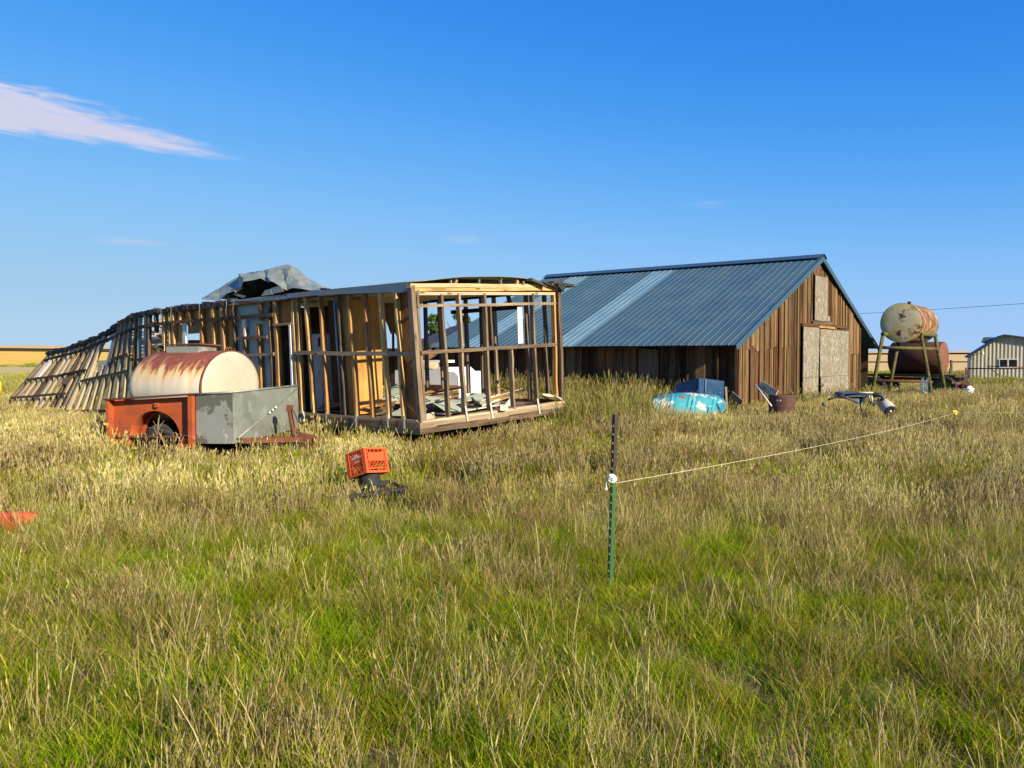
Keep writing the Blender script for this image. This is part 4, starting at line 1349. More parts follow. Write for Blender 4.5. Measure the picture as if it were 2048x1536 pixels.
for i in range(2 * NS + 1):
    rw = []
    for j in range(13):
        a, b = Pg[i // 2][j // 2], Pg[min(NS, (i + 1) // 2)][min(6, (j + 1) // 2)]
        c, d = Pg[i // 2][min(6, (j + 1) // 2)], Pg[min(NS, (i + 1) // 2)][j // 2]
        q = (a + b + c + d) / 4
        if i % 2 or j % 2: q = q + UP * crr.uniform(-.012, .012) + TW * crr.uniform(-.012, .012)
        rw.append(q)
    fine.append(rw)
o = grid_sheet('crumpled_sheet', fine, M_['sheet_metal'], None, 0.006, False, origin=TP(5.5, 1, tp(5.5)))
tag(o, 'crumpled grey roofing metal heaped on the trailer roof', 'metal sheet')
for k, (pts, mt, lab) in enumerate((([(522, 592), (545, 589), (541, 578), (530, 580)], 'sheet_metal', 'small torn metal flap under the crumpled roof sheet'), ([(543, 588), (567, 583), (560, 570), (541, 577)], 'galvanised', 'pale square metal scrap on the trailer roof edge'),
                                    ([(466, 586), (492, 592), (486, 596), (468, 590)], 'sheet_metal', 'bent metal strip at the left under the crumpled sheet'))):
    o = poly_plate('metal_scrap', [wall(u, v, .12 + .03 * k) for u, v in pts], TW, 0.008, M_[mt])
    tag(o, lab, 'metal scrap', 'scraps on the trailer roof')
o = beam('splinter', wall(470, 583.5, .1), wall(485, 574, .25), .05, .02, M_['wood_pale'], None, side=UP)
tag(o, 'pale wood splinter poking out under the crumpled roof sheet', 'board')

# ------------------------------------------------------------------ refrigerator inside
fr = TP(3.18, .42, fl(3.4, .3))
frd = thing('refrigerator', 'tall pale white cabinet standing inside the trailer behind the studs', 'refrigerator', fr)
axes = (TL, TW, UP)
Mf = basis(TL, UP.cross(TL) * -1 if False else TW, UP, fr)
v = boxv(0, .42, 0, .26, 0, 1.55)
mob('body', v, BOXF, M_['panel_white'], frd, Mf)
mob('door', boxv(.01, .41, -.035, -.004, .62, 1.54), BOXF, M_['panel_white'], frd, Mf)
mob('door', boxv(.01, .41, -.035, -.004, .02, .60), BOXF, M_['panel_white'], frd, Mf)
mob('handle', boxv(.06, .09, -.075, -.037, 1.3, 1.48), BOXF, M_['rust_dark'], frd, Mf)

# ------------------------------------------------------------------ debris on the trailer floor
dl = 'broken board or panel scrap in the debris covering the trailer floor'
dg = 'debris on the trailer floor'
for k in range(54):
    t_ = rng.uniform(.15, 3.2) if k < 42 else rng.uniform(4.0, 7.0); w_ = rng.uniform(.25, 3.5)
    L = rng.uniform(.4, 1.5); wd = rng.choice((.08, .12, .2, .3, .45)); th = rng.choice((.008, .012, .03))
    a = rng.uniform(0, math.pi)
    d = TL * math.cos(a) + TW * math.sin(a)
    z = fl(t_, w_) + rng.uniform(0.0, .16)
    p0 = TP(t_, w_, z) - d * L / 2; p1 = TP(t_, w_, z) + d * L / 2 + UP * rng.uniform(-.02, .22)
    t0_, w0_ = tof(p0); t1_, w1_ = tof(p1)
    if min(t0_, t1_) < .08 or min(w0_, w1_) < .1 or max(w0_, w1_) > 3.7: continue
    mt = rng.choice(('panel_mint', 'panel_white', 'wood_warm', 'panel_brown', 'wood_silver', 'panel_mint', 'plywood', 'wood_pale', 'panel_white'))
    sd = UP.cross(d) + UP * rng.uniform(-.35, .35)
    o = beam('debris_board', p0, p1, wd, th, M_[mt], None, side=sd, jit=.008, segs=2)
    cw = {'panel_mint': 'pale green panel', 'panel_white': 'off white panel', 'wood_warm': 'brown board', 'panel_brown': 'dark brown panel', 'wood_silver': 'grey board', 'plywood': 'orange brown plywood', 'wood_pale': 'light wood board'}[mt]
    sz_ = 'long' if L > 1.1 else 'short' if L < .7 else 'broken'
    pl_ = ('by the end wall' if t_ < 1.0 else 'in the middle of the trailer floor' if t_ < 2.2 else 'beside the orange partition' if t_ < 4 else 'deep inside the trailer')
    sd_ = 'near the front sill' if w_ < 1.2 else 'towards the back wall' if w_ > 2.4 else 'in the heap'
    tag(o, '%s %s %s %s' % (sz_, cw, pl_, sd_), 'debris', dg)


def scrap(name, pts, mat, label, cat='debris', thick=.012, n=(0, 0, 1)):
    o = poly_plate(name, pts, n, thick, M_[mat])
    return tag(o, label, cat)


scrap('fallen_panel', [wall(757, 792, 1.5), wall(803, 764, 2.4), wall(803, 790, 1.4), wall(757, 806, .8)], 'panel_mint', 'large mint green wall panel lying tilted on the trailer floor', 'panel')
scrap('white_scrap', [endw(1009, 812, .3), endw(1024, 793, .4), endw(1024, 812, .15)], 'white_glare', 'bluish white folded scrap standing at the foot of the end wall', 'debris', .02, TL)
scrap('torn_cardboard', [endw(846, 832, .25), endw(868, 826, .6), endw(870, 836, .25), endw(859, 843, .05), endw(848, 842, .06)], 'ceiling_beige', 'beige torn panel at the near corner of the trailer floor', 'debris', .02)
scrap('pale_strip', [endw(870, 828, .6), endw(1000, 806, .7), endw(1000, 811, .35), endw(890, 830, .3)], 'panel_white', 'long pale panel lying along the end of the trailer floor', 'panel', .02)
roll = tube('rolled_carpet', [endw(944, 797, 1.1), endw(974, 800, .7)], [.11, .12], M_['carpet_tan'], None, 14)
tag(roll, 'tan rolled carpet lying on the trailer floor near the back wall', 'carpet')
o = grid_sheet('crumpled_paper', [[endw(1085 + 13 * i, 793 + 2.6 * i + rng.uniform(-2.5, 2.5), .1 * j) + UP * (rng.uniform(-.02, .05) + (.04 if j == 1 else 0)) for j in range(-1, 3)] for i in range(4)], M_['ceiling_beige'], None, .01, False)
tag(o, 'pale crumpled insulation on the far corner of the trailer sill', 'debris')
o = grid_sheet('torn_cloth', [[endw(1000 + 8 * i, 809 + 4 * j + rng.uniform(-2, 2) - i * 1.1, -.075 - .02 * j + rng.uniform(-.015, .015)) for j in range(4)] for i in range(3)], M_['ceiling_beige'], None, .01, False)
tag(o, 'pale torn rag hanging over the end rim board', 'rag')
# torn bag by the door
o = grid_sheet('torn_bag', [[wall(597 + 6 * i + 3 * j * .3, 824 + 9 * j - (3 if i == 1 else 0), -.35 + .1 * ((i + j) % 2)) for j in range(4)] for i in range(2)], M_['bag_blue'], None, .01, False)
bagb = o
tag(o, 'torn dark blue and yellow bag hanging beside the galvanised trailer box', 'bag')
grid_sheet('lining', [[wall(604 + 4 * i + 1.2 * j, 822 + 9.5 * j + (2 if i else 0), -.40 + .06 * ((i + j) % 2)) for j in range(4)] for i in range(2)], M_['bag_yellow'], bagb, .01, False)

# ------------------------------------------------------------------ white box body beyond the trailer
def cb(u, v, Y): return at(u, v, Y)
cam_box = thing('camper_shell', 'bright white boxy camper shell seen through the trailer frame', 'camper shell', cb(880, 800, 23))
cx0 = at(790, 742, 23.6); cx1 = at(917, 742, 22.4)
dv = (cx1 - cx0); dv.z = 0; Lc = dv.length; dv.normalize(); bk = Vector((-dv.y, dv.x, 0))
if bk.y < 0: bk = -bk
zt, zm, zb_ = at(880, 743, 23).z, at(880, 769, 23).z, at(880, 806, 23).z
o0 = Vector((cx0.x, cx0.y, 0))
sec = [(0, zm), (Lc, zm), (Lc, zt - .12), (Lc - .14, zt), (Lc - .5, zt), (Lc - .66, zt + .12), (Lc - .9, zt + .05), (0, zt + .02)]
poly_plate('shell', [o0 + dv * a + UP * z for a, z in sec], bk, 1.5, M_['white_glare'], cam_box)
poly_plate('lower_panel', [o0 + dv * a + UP * z for a, z in ((Lc - .55, zb_), (Lc - .02, zb_), (Lc - .02, zm - .004), (Lc - .55, zm - .004))], bk, 1.4, M_['tan_panel'], cam_box)
poly_plate('edge_trim', [o0 + dv * a + UP * z for a, z in ((Lc - .016, zb_), (Lc + .02, zb_), (Lc + .02, zm - .004), (Lc - .016, zm - .004))], bk, 1.42, M_['white_glare'], cam_box)
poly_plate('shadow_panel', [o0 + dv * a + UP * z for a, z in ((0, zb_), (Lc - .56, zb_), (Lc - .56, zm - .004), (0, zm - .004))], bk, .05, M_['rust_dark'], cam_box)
o = tube('rolled_mat', [o0 + dv * .35 + bk * .5 + UP * (zt + .14), o0 + dv * 1.15 + bk * .45 + UP * (zt + .14)], .12, M_['carpet_tan'], None, 12)
tag(o, 'tan rolled mat lying on top of the white camper shell', 'mat')
o = beam('foam_slab', o0 + dv * .2 + bk * .9 + UP * (zt + .27), o0 + dv * 1.3 + bk * .9 + UP * (zt + .28), .4, .07, M_['white_glare'], None, side=bk)
tag(o, 'white foam slab behind the rolled mat on the camper shell', 'slab')

# ------------------------------------------------------------------ orange and galvanised tank trailer
QD = Vector((-0.972, 0.235, 0)); QG = Vector((0.235, 0.972, 0)); Q0 = Vector((-4.27, 12.6, 0))
QN = -QG                      # outward on the side that faces the camera


def QP(s, g, z): return Q0 + QD * s + QG * g + UP * z


cart = thing('tank_trailer', 'low orange and galvanised metal trailer with a jack on its tongue', 'trailer', QP(1.1, 1, 0))
ztop = lambda s: 1.135 - 0.066 * s
zbot = lambda s: 0.34 - 0.02 * s
# galvanised front and near side
poly_plate('front_panel', [QP(0, 0, zbot(0)), QP(0, 2.04, zbot(0) + .06), QP(0, 2.04, ztop(0) + .03), QP(0, 0, ztop(0))], QD, .006, M_['galvanised'], cart)
poly_plate('side_panel', [QP(.004, 0, zbot(0) + .0), QP(.64, 0, zbot(.6)), QP(.64, 0, ztop(.64)), QP(.004, 0, ztop(0))], QG, .006, M_['galvanised_side'], cart)
poly_plate('far_side', [QP(0.01, 2.04, zbot(0)), QP(2.2, 2.04, zbot(2)), QP(2.2, 2.04, ztop(2.2)), QP(0.01, 2.04, ztop(0))], QG, .006, M_['orange_paint'], cart)
poly_plate('tail_panel', [QP(2.2, 0, zbot(2.2)), QP(2.2, 2.0, zbot(2.2)), QP(2.2, 2.0, ztop(2.2)), QP(2.2, 0, ztop(2.2))], QD, .006, M_['orange_paint'], cart)
poly_plate('bed', [QP(.02, .02, .42), QP(2.18, .02, .38), QP(2.18, 2.0, .38), QP(.02, 2.0, .42)], UP, .03, M_['rust_dark'], cart)
tube('top_lip', [QP(-.01, -.01, ztop(0)), QP(-.01, 2.05, ztop(0) + .03)], .016, M_['galvanised'], cart, 8)
tube('top_lip', [QP(-.01, -.01, ztop(0)), QP(.66, -.01, ztop(.66))], .016, M_['galvanised'], cart, 8)
# diagonal rod with bolts across the front
tube('brace_rod', [QP(-.016, .06, .40), QP(-.016, 2.0, 1.11)], .010, M_['galvanised'], cart, 6)
for g_, z in ((1.02, .751), (1.12, .79), (1.22, .825), (.06, .41)):
    mob('bolt', *lathe_geo([(0, -.02), (.018, -.015), (.018, .0)], 8), M_['white_paint'] if g_ > .5 else M_['rust_dark'], cart, axis_frame(QP(-.03, g_, z), QD))
# orange side with a wheel arch
s0_, s1_ = .66, 2.2
ac, ar, az = 1.42, .46, .40
v = []; f = []
nA = 20
arch = []
for k in range(nA + 1):
    a = math.pi * k / nA
    arch.append((ac + math.cos(math.pi - a) * ar, az + math.sin(a) * ar * .92))
# upper strip of quads between arch and top edge, then the two legs
topp = [(s, ztop(s) - .03) for s, z in arch]
vv = [QP(s, .05, z) for s, z in arch] + [QP(s, .05, z) for s, z in topp]
n1 = nA + 1
ff = [(k, k + 1, n1 + k + 1, n1 + k) for k in range(nA)]
b0 = len(vv)
vv += [QP(s0_, .05, zbot(.6) - .02), QP(ac - ar, .05, zbot(.6) - .02), QP(s0_, .05, ztop(s0_) - .03), QP(s1_, .05, zbot(2) - .06), QP(ac + ar, .05, zbot(2) - .06), QP(s1_, .05, ztop(s1_) - .03)]
ff += [(b0, b0 + 1, 0, n1, b0 + 2), (b0 + 3, b0 + 5, 2 * n1 - 1, nA, b0 + 4)]
oo = QP(s0_, .05, .4)
side = mob('fender_panel', [p - oo for p in vv], ff, M_['orange_paint'], cart, Matrix.Translation(oo))
# arch liner and inner wall
Pg = [[QP(s, .05, z), QP(s, .18, z - .004), QP(s, .34, z - .01)] for s, z in [(ac - ar, zbot(1) - .04)] + arch + [(ac + ar, zbot(2) - .04)]]
grid_sheet('arch_liner', Pg, M_['orange_paint'], side, .008, True)
inner = [(ac + .05 + math.cos(math.pi - math.pi * k / 16) * .33, az - .02 + math.sin(math.pi * k / 16) * .40) for k in range(17)]
vv = [QP(s, .33, z) for s, z in inner] + [QP(ac + math.cos(math.pi - math.pi * k / 16) * (ar + .02), .33, az + math.sin(math.pi * k / 16) * (ar * .92 + .02)) for k in range(17)]
ff = [(k, k + 1, 18 + k, 17 + k) for k in range(16)]
oo = QP(ac, .33, az)
mob('inner_wall', [p - oo for p in vv], ff, M_['orange_paint'], side, Matrix.Translation(oo))
# flanges that stand proud of the recessed side
beam('flange', QP(.70, -.01, zbot(.7) - .02), QP(.70, -.01, ztop(.7) - .01), .075, .12, M_['orange_paint'], cart, side=QD)
beam('flange', QP(2.19, -.01, zbot(2.1) - .10), QP(2.19, -.01, ztop(2.2) - .01), .05, .12, M_['orange_paint'], cart, side=QD)
beam('top_flange', QP(.64, -.01, ztop(.64) + .005), QP(2.24, -.01, ztop(2.24) + .005), .03, .14, M_['rust_red'], cart, side=UP)
beam('lower_lip', QP(.68, .0, zbot(.7) - .03), QP(ac - ar, .0, zbot(.9) - .04), .06, .10, M_['orange_paint'], cart, side=UP)
beam('flange_bracket', QP(1.36, 0.03, ztop(1.3) - .10), QP(1.36, .03, ztop(1.3) - .17), .06, .05, M_['orange_paint'], cart, side=QD)
wheel(QP(1.40, .20, .30), -QG, .31, .17, cart, 'rust_dark')
wheel(QP(1.40, 1.85, .30), QG, .31, .17, cart, 'rust_dark')
mob('tail_lamp', *lathe_geo([(.0, .06), (.06, .055), (.075, .0), (.0, 0)], 14), M_['rubber'], cart, axis_frame(QP(2.24, -.02, .36) + QD * .05, -QG), True)
# tongue, frame and jack
beam('tongue_arm', QP(-.02, .18, .37), QP(-.66, .98, .33), .08, .06, M_['rust'], cart, side=UP)
beam('tongue_arm', QP(-.02, 1.86, .37), QP(-.66, 1.06, .33), .08, .06, M_['rust_dark'], cart, side=UP)
beam('tongue_bar', QP(-.1, 1.02, .24), QP(-.86, 1.02, .21), .06, .08, M_['rust_dark'], cart, side=UP)
beam('coupler', QP(-.55, 1.02, .37), QP(-.82, 1.02, .33), .12, .13, M_['rust'], cart, side=UP, jit=.01)
mob('hitch_ball_cup', *lathe_geo([(0, .08), (.05, .06), (.065, 0), (.05, -.05)], 12), M_['rust'], cart, Matrix.Translation(QP(-.86, 1.02, .30)), True)
jk = tube('jack', [QP(-.50, 1.02, .22), QP(-.42, .98, .80)], .04, M_['rust'], cart, 12)
mob('jack_head', boxv(-.05, .05, -.045, .045, -.04, .06), BOXF, M_['rust'], jk, axis_frame(QP(-.42, .98, .82), Vector((.1, 0, 1))))
tube('crank', [QP(-.46, .95, .82), QP(-.52, .93, .78), QP(-.60, .92, .62), QP(-.64, .92, .60), QP(-.74, .90, .62)], .011, M_['rust_dark'], jk, 6)
tube('safety_chain', [QP(-.5, .9, .34), QP(-.49, .86, .24), QP(-.52, .84, .12), QP(-.56, .86, .2), QP(-.56, .9, .3)], .012, M_['wire_grey'], cart, 6)
tube('safety_chain', [QP(-.58, .96, .36), QP(-.56, .9, .44), QP(-.60, .86, .30), QP(-.62, .85, .14)], .012, M_['wire_grey'], cart, 6)
beam('yellow_marker', QP(2.17, -.08, .60), QP(2.24, -.08, .61), .03, .03, M_['insulator'], cart, side=UP)

# oval fuel tank in that trailer
ta, tb, tc_ = .86, .60, 1.02
tz = 1.17
ftank = thing('fuel_tank', 'rust streaked pale oval fuel tank sitting in the orange trailer', 'tank', QP(1.3, tc_, .5))
LEN = 1.34
prof = [(.0, .0)]
Mt = basis(QG, UP, QG.cross(UP), QP(.66, tc_, tz))
if Mt.col[2].xyz.dot(QD) < 0: Mt = basis(-QG, UP, (-QG).cross(UP), QP(.66, tc_, tz))
ring = [(.985, -.004), (1.0, .012), (1.0, LEN * .5), (1.0, LEN - .12), (.97, LEN - .03), (.88, LEN + .05), (.6, LEN + .10), (.02, LEN + .12)]
gv, gf = lathe_geo(ring, 56, sx=ta, sy=tb)
mob('shell', gv, gf, M_['tank_streaks'], ftank, Mt, True)
capg = lathe_geo([(.0, -.028), (.5, -.026), (.85, -.018), (.975, -.006), (.99, .01)], 56, sx=ta, sy=tb)
cap = mob('end_cap', capg[0], capg[1], M_['cream_paint'], ftank, Mt, True)
mob('rim_band', *lathe_geo([(.985, -.008), (1.012, -.006), (1.012, .02), (.99, .022)], 56, sx=ta, sy=tb), M_['rust'], ftank, Mt, True)
mob('bung', *lathe_geo([(0, -.06), (.03, -.055), (.03, .0)], 12), M_['rust_dark'], cap, Mt @ Matrix.Translation((-.02, -.42, -.03)))
tube('seam', [(Mt @ Vector((x, y, -.034))) for x, y in ((.25, -.22), (-.28, -.22), (-.28, -.5))], .004, M_['rust'], cap, 4)
hp = Mt @ Vector((0.02, tb, LEN * .36))
hatch2 = mob('hatch_collar', boxv(-.26, .26, -.10, .07, -.30, .30), BOXF, M_['galvanised'], ftank, Mt @ Matrix.Translation((0.0, tb + .02, LEN * .56)))
mob('hatch_lid', [(a, b + (.012 if i % 3 else -.01), c) for i, (a, b, c) in enumerate(boxv(-.30, .30, .072, .095, -.36, .42))], BOXF, M_['rust'], hatch2, Mt @ Matrix.Translation((0.0, tb + .02, LEN * .56)))
for k, dx in enumerate((-.06, .02)):
    ps = []
    for i in range(9):
        a = math.pi * i / 8
        ps.append(Mt @ Vector((dx + (.05 if k else -.04) * math.cos(a) * 1.0, tb - .03 + .09 * math.sin(a), .05 + .03 * i / 8)))
    tube('lifting_loop', ps, .012, M_['rust'], ftank, 6)
vs = Mt @ Vector((.2, tb - .02, LEN * .93))
mob('valve', *join(tube_geo([Vector((0, 0, -.05)), Vector((0, 0, .07))], .03, 8), tube_geo([Vector((-.09, 0, .05)), Vector((-.04, 0, .09)), Vector((.08, 0, .06))], [.02, .05, .04], 10)), M_['tar_green'], ftank, Matrix.Translation(vs), True)

# ------------------------------------------------------------------ milk crate, bucket and black tub
CY = 9.5
cc = at(734.7, 945.5, CY)           # lower near corner of the crate
dd = Vector((0, .994, -.11)); su = Vector((0, .11, .994)); rx = Vector((1, 0, 0))
cu = (rx * -.187 + dd * .15 + su * .97).normalized()
cl_ = (rx * -.75 + su * -.25 + dd * .62); cl_ = (cl_ - cu * cl_.dot(cu)).normalized()
cr_ = cu.cross(cl_)
if cr_.x < 0: cr_ = -cr_
crate = thing('milk_crate', 'red orange plastic milk crate tipped upside down on a dark bucket', 'crate', cc)
CW, CH = .335, .295


def cwall(ax, other, wid, name, text):
    """one side of the crate: frame strips, solid band and a lattice of diagonal bars; ax runs along the wall"""
    out = other                                # outward
    def Pp(a, z, o=0.0): return cc + ax * a + cu * z + out * o
    parts = []
    def bar(a0, z0, a1, z1, w_, th=.006, o=0.0):
        p0, p1 = Pp(a0, z0, o), Pp(a1, z1, o)
        Mx, L = frame(p0, p1, out)
        Mx = M0i @ Mx
        parts.append(([Mx @ Vector(q) for q in boxv(-th / 2, th / 2, -w_ / 2, w_ / 2, 0, L)], BOXF))
    M0 = Matrix.Translation(cc); M0i = M0.inverted()
    bar(0, .012, wid, .012, .026, .014); bar(0, CH - .008, wid, CH - .008, .018, .014)
    bar(.012, 0, .012, CH, .026, .012); bar(wid - .012, 0, wid - .012, CH, .026, .012)
    bar(.045, 0.02, .045, CH, .010, .016); bar(wid - .045, .02, wid - .045, CH, .010, .016)
    bar(.045, .195, wid - .045, .195, .095, .006)         # solid band
    bar(.045, .052, wid - .045, .052, .012); bar(.045, .145, wid - .045, .145, .008)
    # lattice below the band and above it
    def lattice(z0, z1, st):
        a0, a1 = .05, wid - .05; h = z1 - z0
        x = a0 - h
        while x < a1:
            for sgn in (1, -1):
                xs, xe = (x, x + h) if sgn == 1 else (x + h, x)
                # clip to the opening
                pts = []
                for q in range(2):
                    xx, zz = ((xs, z0), (xe, z1))[q]
                    if xx < a0: zz = z0 + (a0 - xs) * (z1 - z0) / (xe - xs); xx = a0
                    if xx > a1: zz = z0 + (a1 - xs) * (z1 - z0) / (xe - xs); xx = a1
                    pts.append((xx, min(max(zz, z0), z1)))
                if abs(pts[0][0] - pts[1][0]) > .008: bar(pts[0][0], pts[0][1], pts[1][0], pts[1][1], .0048, .005)
            x += st
    lattice(.056, .145, .052)
    lattice(.245, CH - .016, .06)
    for a in (.10, .17, .235): bar(a, .02, a, .052, .008)
    # horizontal ribs on the corner posts
    for z in (.05, .10, .15, .2, .25):
        bar(.004, z, .04, z, .006, .018); bar(wid - .04, z, wid - .004, z, .006, .018)
    g = join(*parts)
    wl = mob(name, g[0], g[1], M_['crate_red'], crate, M0)
    if text:
        for (txt, size, a, z) in (('Meadow Gold', .034, .285, .222), ('Dairy', .030, .21, .243), ('Company Inc.', .015, .225, .166)):
            cv = bpy.data.curves.new('lettering', 'FONT')
            cv.body = txt; cv.size = size * (1.0 if txt != 'Meadow Gold' else .95); cv.extrude = .0006; cv.align_x = 'LEFT'
            cv.offset = .0006
            cv.materials.append(M_['white_paint'])
            tmp = bpy.data.objects.new('lettering_curve', cv)
            COL.objects.link(tmp); bpy.context.view_layer.update()
            lm = bpy.data.meshes.new_from_object(tmp.evaluated_get(bpy.context.evaluated_depsgraph_get()))
            bpy.data.objects.remove(tmp)
            lm.materials.clear(); lm.materials.append(M_['white_paint'])
            ob = bpy.data.objects.new('lettering', lm)
            # upside down on the wall; reads from the outside
            X = ax.copy(); Y = -cu; Z = X.cross(Y)
            if Z.dot(out) < 0: X = -X; Z = X.cross(Y)
            start = Pp(text(a), z, .0045)
            link(ob, wl, basis(X, Y, Z, start))
    return wl


out_l = (cl_.cross(cu)); 
if out_l.dot(cr_) > 0: out_l = -out_l
out_r = (cr_.cross(cu))
if out_r.dot(cl_) > 0: out_r = -out_r
cwall(cl_, out_l, CW, 'side_wall', lambda a: .335 - a)
cwall(cr_, out_r, CW, 'side_wall', None)
_cc = cc.copy()
cc = _cc + cr_ * CW; cwall(cl_, -out_l, CW, 'side_wall', None)
cc = _cc + cl_ * CW; cwall(cr_, -out_r, CW, 'side_wall', None)
cc = _cc
g = []
for k in range(9):
    a = .02 + k * (CW - .04) / 8
    for p0, p1 in ((cl_ * a, cl_ * a + cr_ * CW), (cr_ * a, cr_ * a + cl_ * CW)):
        Mx, L = frame(p0 + cu * (CH - .01), p1 + cu * (CH - .01), cu)
        g.append(([Mx @ Vector(q) for q in boxv(-.004, .004, -.004, .004, 0, L)], BOXF))
mob('bottom_grid', *join(*g), M_['crate_red'], crate, Matrix.Translation(cc))

bx_ = cc + (cl_ + cr_) * CW * .5 + cu * .10
bdir = -cu
bk_ = thing('bucket', 'dark grey plastic bucket under the red crate', 'bucket', bx_ + bdir * .40)
Mb = axis_frame(bx_ + bdir * .02, bdir)
mob('pail', *lathe_geo([(.0, .0), (.128, .0), (.126, .03), (.120, .22), (.118, .30), (.112, .42), (.0, .42)], 28), M_['bucket_grey'], bk_, Mb, True)
mob('rim', *lathe_geo([(.12, .215), (.128, .22), (.128, .245), (.118, .25)], 28), M_['black_plastic'], bk_, Mb, True)
tube('bail', [Mb @ Vector((.125 * math.cos(a), .125 * math.sin(a), .20 + .05 * math.sin(a))) for a in [math.pi * k / 10 + 2.4 for k in range(11)]], .005, M_['white_paint'], bk_, 5)
tp0 = at(700, 993, 9.08); tp1 = at(812, 976, 9.42)
g0_ = gz(tp0.x, tp0.y)
tub = thing('black_tub', 'black ribbed plastic tub half hidden in grass under the bucket', 'tub', (tp0.x, tp0.y, g0_))
ad = (tp1 - tp0); Lt = ad.length; ad.normalize(); bd = Vector((-ad.y, ad.x, 0)).normalized()
for k in range(8):
    q = tp0 + ad * (Lt * (k + .5) / 8)
    beam('rib', Vector((q.x, q.y, g0_ - .02)), q - UP * .01, .018, .03, M_['black_plastic'], tub, side=ad)
beam('rim', tp0, tp1, .035, .05, M_['black_plastic'], tub, side=UP, jit=.004, segs=4)
beam('rim', tp0 + bd * .42, tp1 + bd * .42 + UP * .02, .035, .05, M_['black_plastic'], tub, side=UP)
beam('rim', tp0, tp0 + bd * .42, .035, .05, M_['black_plastic'], tub, side=UP)
beam('rim', tp1, tp1 + bd * .42, .035, .05, M_['black_plastic'], tub, side=UP)
poly_plate('wall', [Vector((tp0.x, tp0.y, g0_)) + bd * .03, Vector((tp1.x, tp1.y, g0_)) + bd * .03, tp1 + bd * .02, tp0 + bd * .02], bd, .01, M_['black_plastic'], tub)
poly_plate('base', [Vector((tp0.x, tp0.y, g0_ + .06)), Vector((tp1.x, tp1.y, g0_ + .06)), Vector((tp1.x, tp1.y, g0_ + .06)) + bd * .42, Vector((tp0.x, tp0.y, g0_ + .06)) + bd * .42], UP, .01, M_['black_plastic'], tub)

# ------------------------------------------------------------------ steel T post, rope and wires
PY = 5.84
pb_ = at(1217.5, 1200, PY); pb_.z = gz(pb_.x, pb_.y) - .1
pt_ = at(1229.5, 829, PY)
tpost = thing('t_post', 'green steel T post with rusty brown top standing in the near grass', 'fence post', (pb_.x, pb_.y, gz(pb_.x, pb_.y)))
Mx, L = frame(pb_, pt_, Vector((.78, -.62, 0)))


def tprof(z0, z1, mat, name):
    # T section: flat face with a rounded nose towards the camera's left, stem to the right-back
    prof = [(-.017, -.004), (.006, -.006), (.008, -.001), (.0135, .004), (.0165, .020), (.0135, .022), (.009, .010), (.004, .004), (-.017, .001)]
    v = []; f = []
    n = len(prof)
    for z in (z0, z1): v += [(a, b, z) for a, b in prof]
    f = [(k, (k + 1) % n, n + (k + 1) % n, n + k) for k in range(n)] + [tuple(reversed(range(n))), tuple(range(n, 2 * n))]
    return mob(name, v, f, mat, tpost, Mx)


zk = L * .64
tprof(0, zk, M_['green_enamel'], 'post_shaft')
tprof(zk, L, M_['post_brown'], 'post_top')['label'] = 'rusty brown upper part'
z = .12
while z < L - .03:
    v = [(-.013, -.006, z - .008), (.003, -.006, z - .008), (-.005, -.006, z + .011), (-.005, -.0125, z - .002)]
    mob('stud', v, [(0, 1, 3), (1, 2, 3), (2, 0, 3)], M_['stud_grey'], tpost, Mx)
    z += .061
# wound rope
rb = at(1224, 958, PY - .03)
rope = thing('rope_ball', 'white rope wound in a ball round the T post', 'rope', rb)
geo = []
rr = random.Random(4)
for k in range(9):
    ax = Vector((rr.uniform(-1, 1), rr.uniform(-1, 1), rr.uniform(-1, 1))).normalized()
    x = ax.orthogonal().normalized(); y = ax.cross(x); ra = rr.uniform(.022, .03); of = ax * rr.uniform(-.014, .014)
    geo.append(tube_geo([of + x * math.cos(a) * ra + y * math.sin(a) * ra for a in [2 * math.pi * q / 18 for q in range(19)]], .0065, 6))
mob('coil', *join(*geo), M_['rope_white'], rope, Matrix.Translation(rb), True)
mob('core', *lathe_geo([(0, -.03), (.02, -.024), (.028, 0), (.02, .024), (0, .03)], 14), M_['rope_white'], rope, Matrix.Translation(rb), True)
tube('loose_end', [rb + Vector((-.03, 0, -.005)), rb + Vector((-.043, 0, -.03)), rb + Vector((-.04, 0, -.055)), rb + Vector((-.048, 0, -.075)), rb + Vector((-.04, 0, -.085)), rb + Vector((-.034, 0, -.072)), rb + Vector((-.04, 0, -.055))], .003, M_['rope_white'], rope, 5)
ip = at(1911, 826, 14.4)
pts = []
for k in range(21):
    a = k / 20
    p = at(1232, 966, PY).lerp(ip, a); p.z -= .16 * 4 * a * (1 - a) * .35
    pts.append(p)
o = tube('fence_rope', pts, .0022, M_['wire_yellow'], None, 6)
tag(o, 'thin yellowish cord stretched from the T post to the yellow insulator', 'cord')
o = tube('fence_wire', [ip, ip.lerp(at(2300, 818, 16.5), .5) - UP * .03, at(2300, 818, 16.5)], .0016, M_['wire_yellow'], None, 5)
tag(o, 'thin pale fence wire running right from the yellow insulator', 'wire')
rd = at(1896, 905, 14.3)
o = thing('rebar_post', 'thin rusty leaning rod carrying a yellow insulator', 'fence post', (rd.x, rd.y, gz(rd.x, rd.y)))
tube('rod', [Vector((rd.x, rd.y, gz(rd.x, rd.y) - .1)), ip + UP * .01], .008, M_['rust'], o, 8)
mob('insulator', *join(lathe_geo([(0, -.04), (.025, -.04), (.03, -.015), (.018, 0), (.03, .02), (.02, .045), (0, .05)], 12), ([Vector(q) for q in boxv(-.06, -.01, -.015, .015, .0, .045)], BOXF)), M_['insulator'], o, Matrix.Translation(ip), True)
sp_ = at(1891, 860, 15.2); sz = gz(sp_.x, sp_.y)
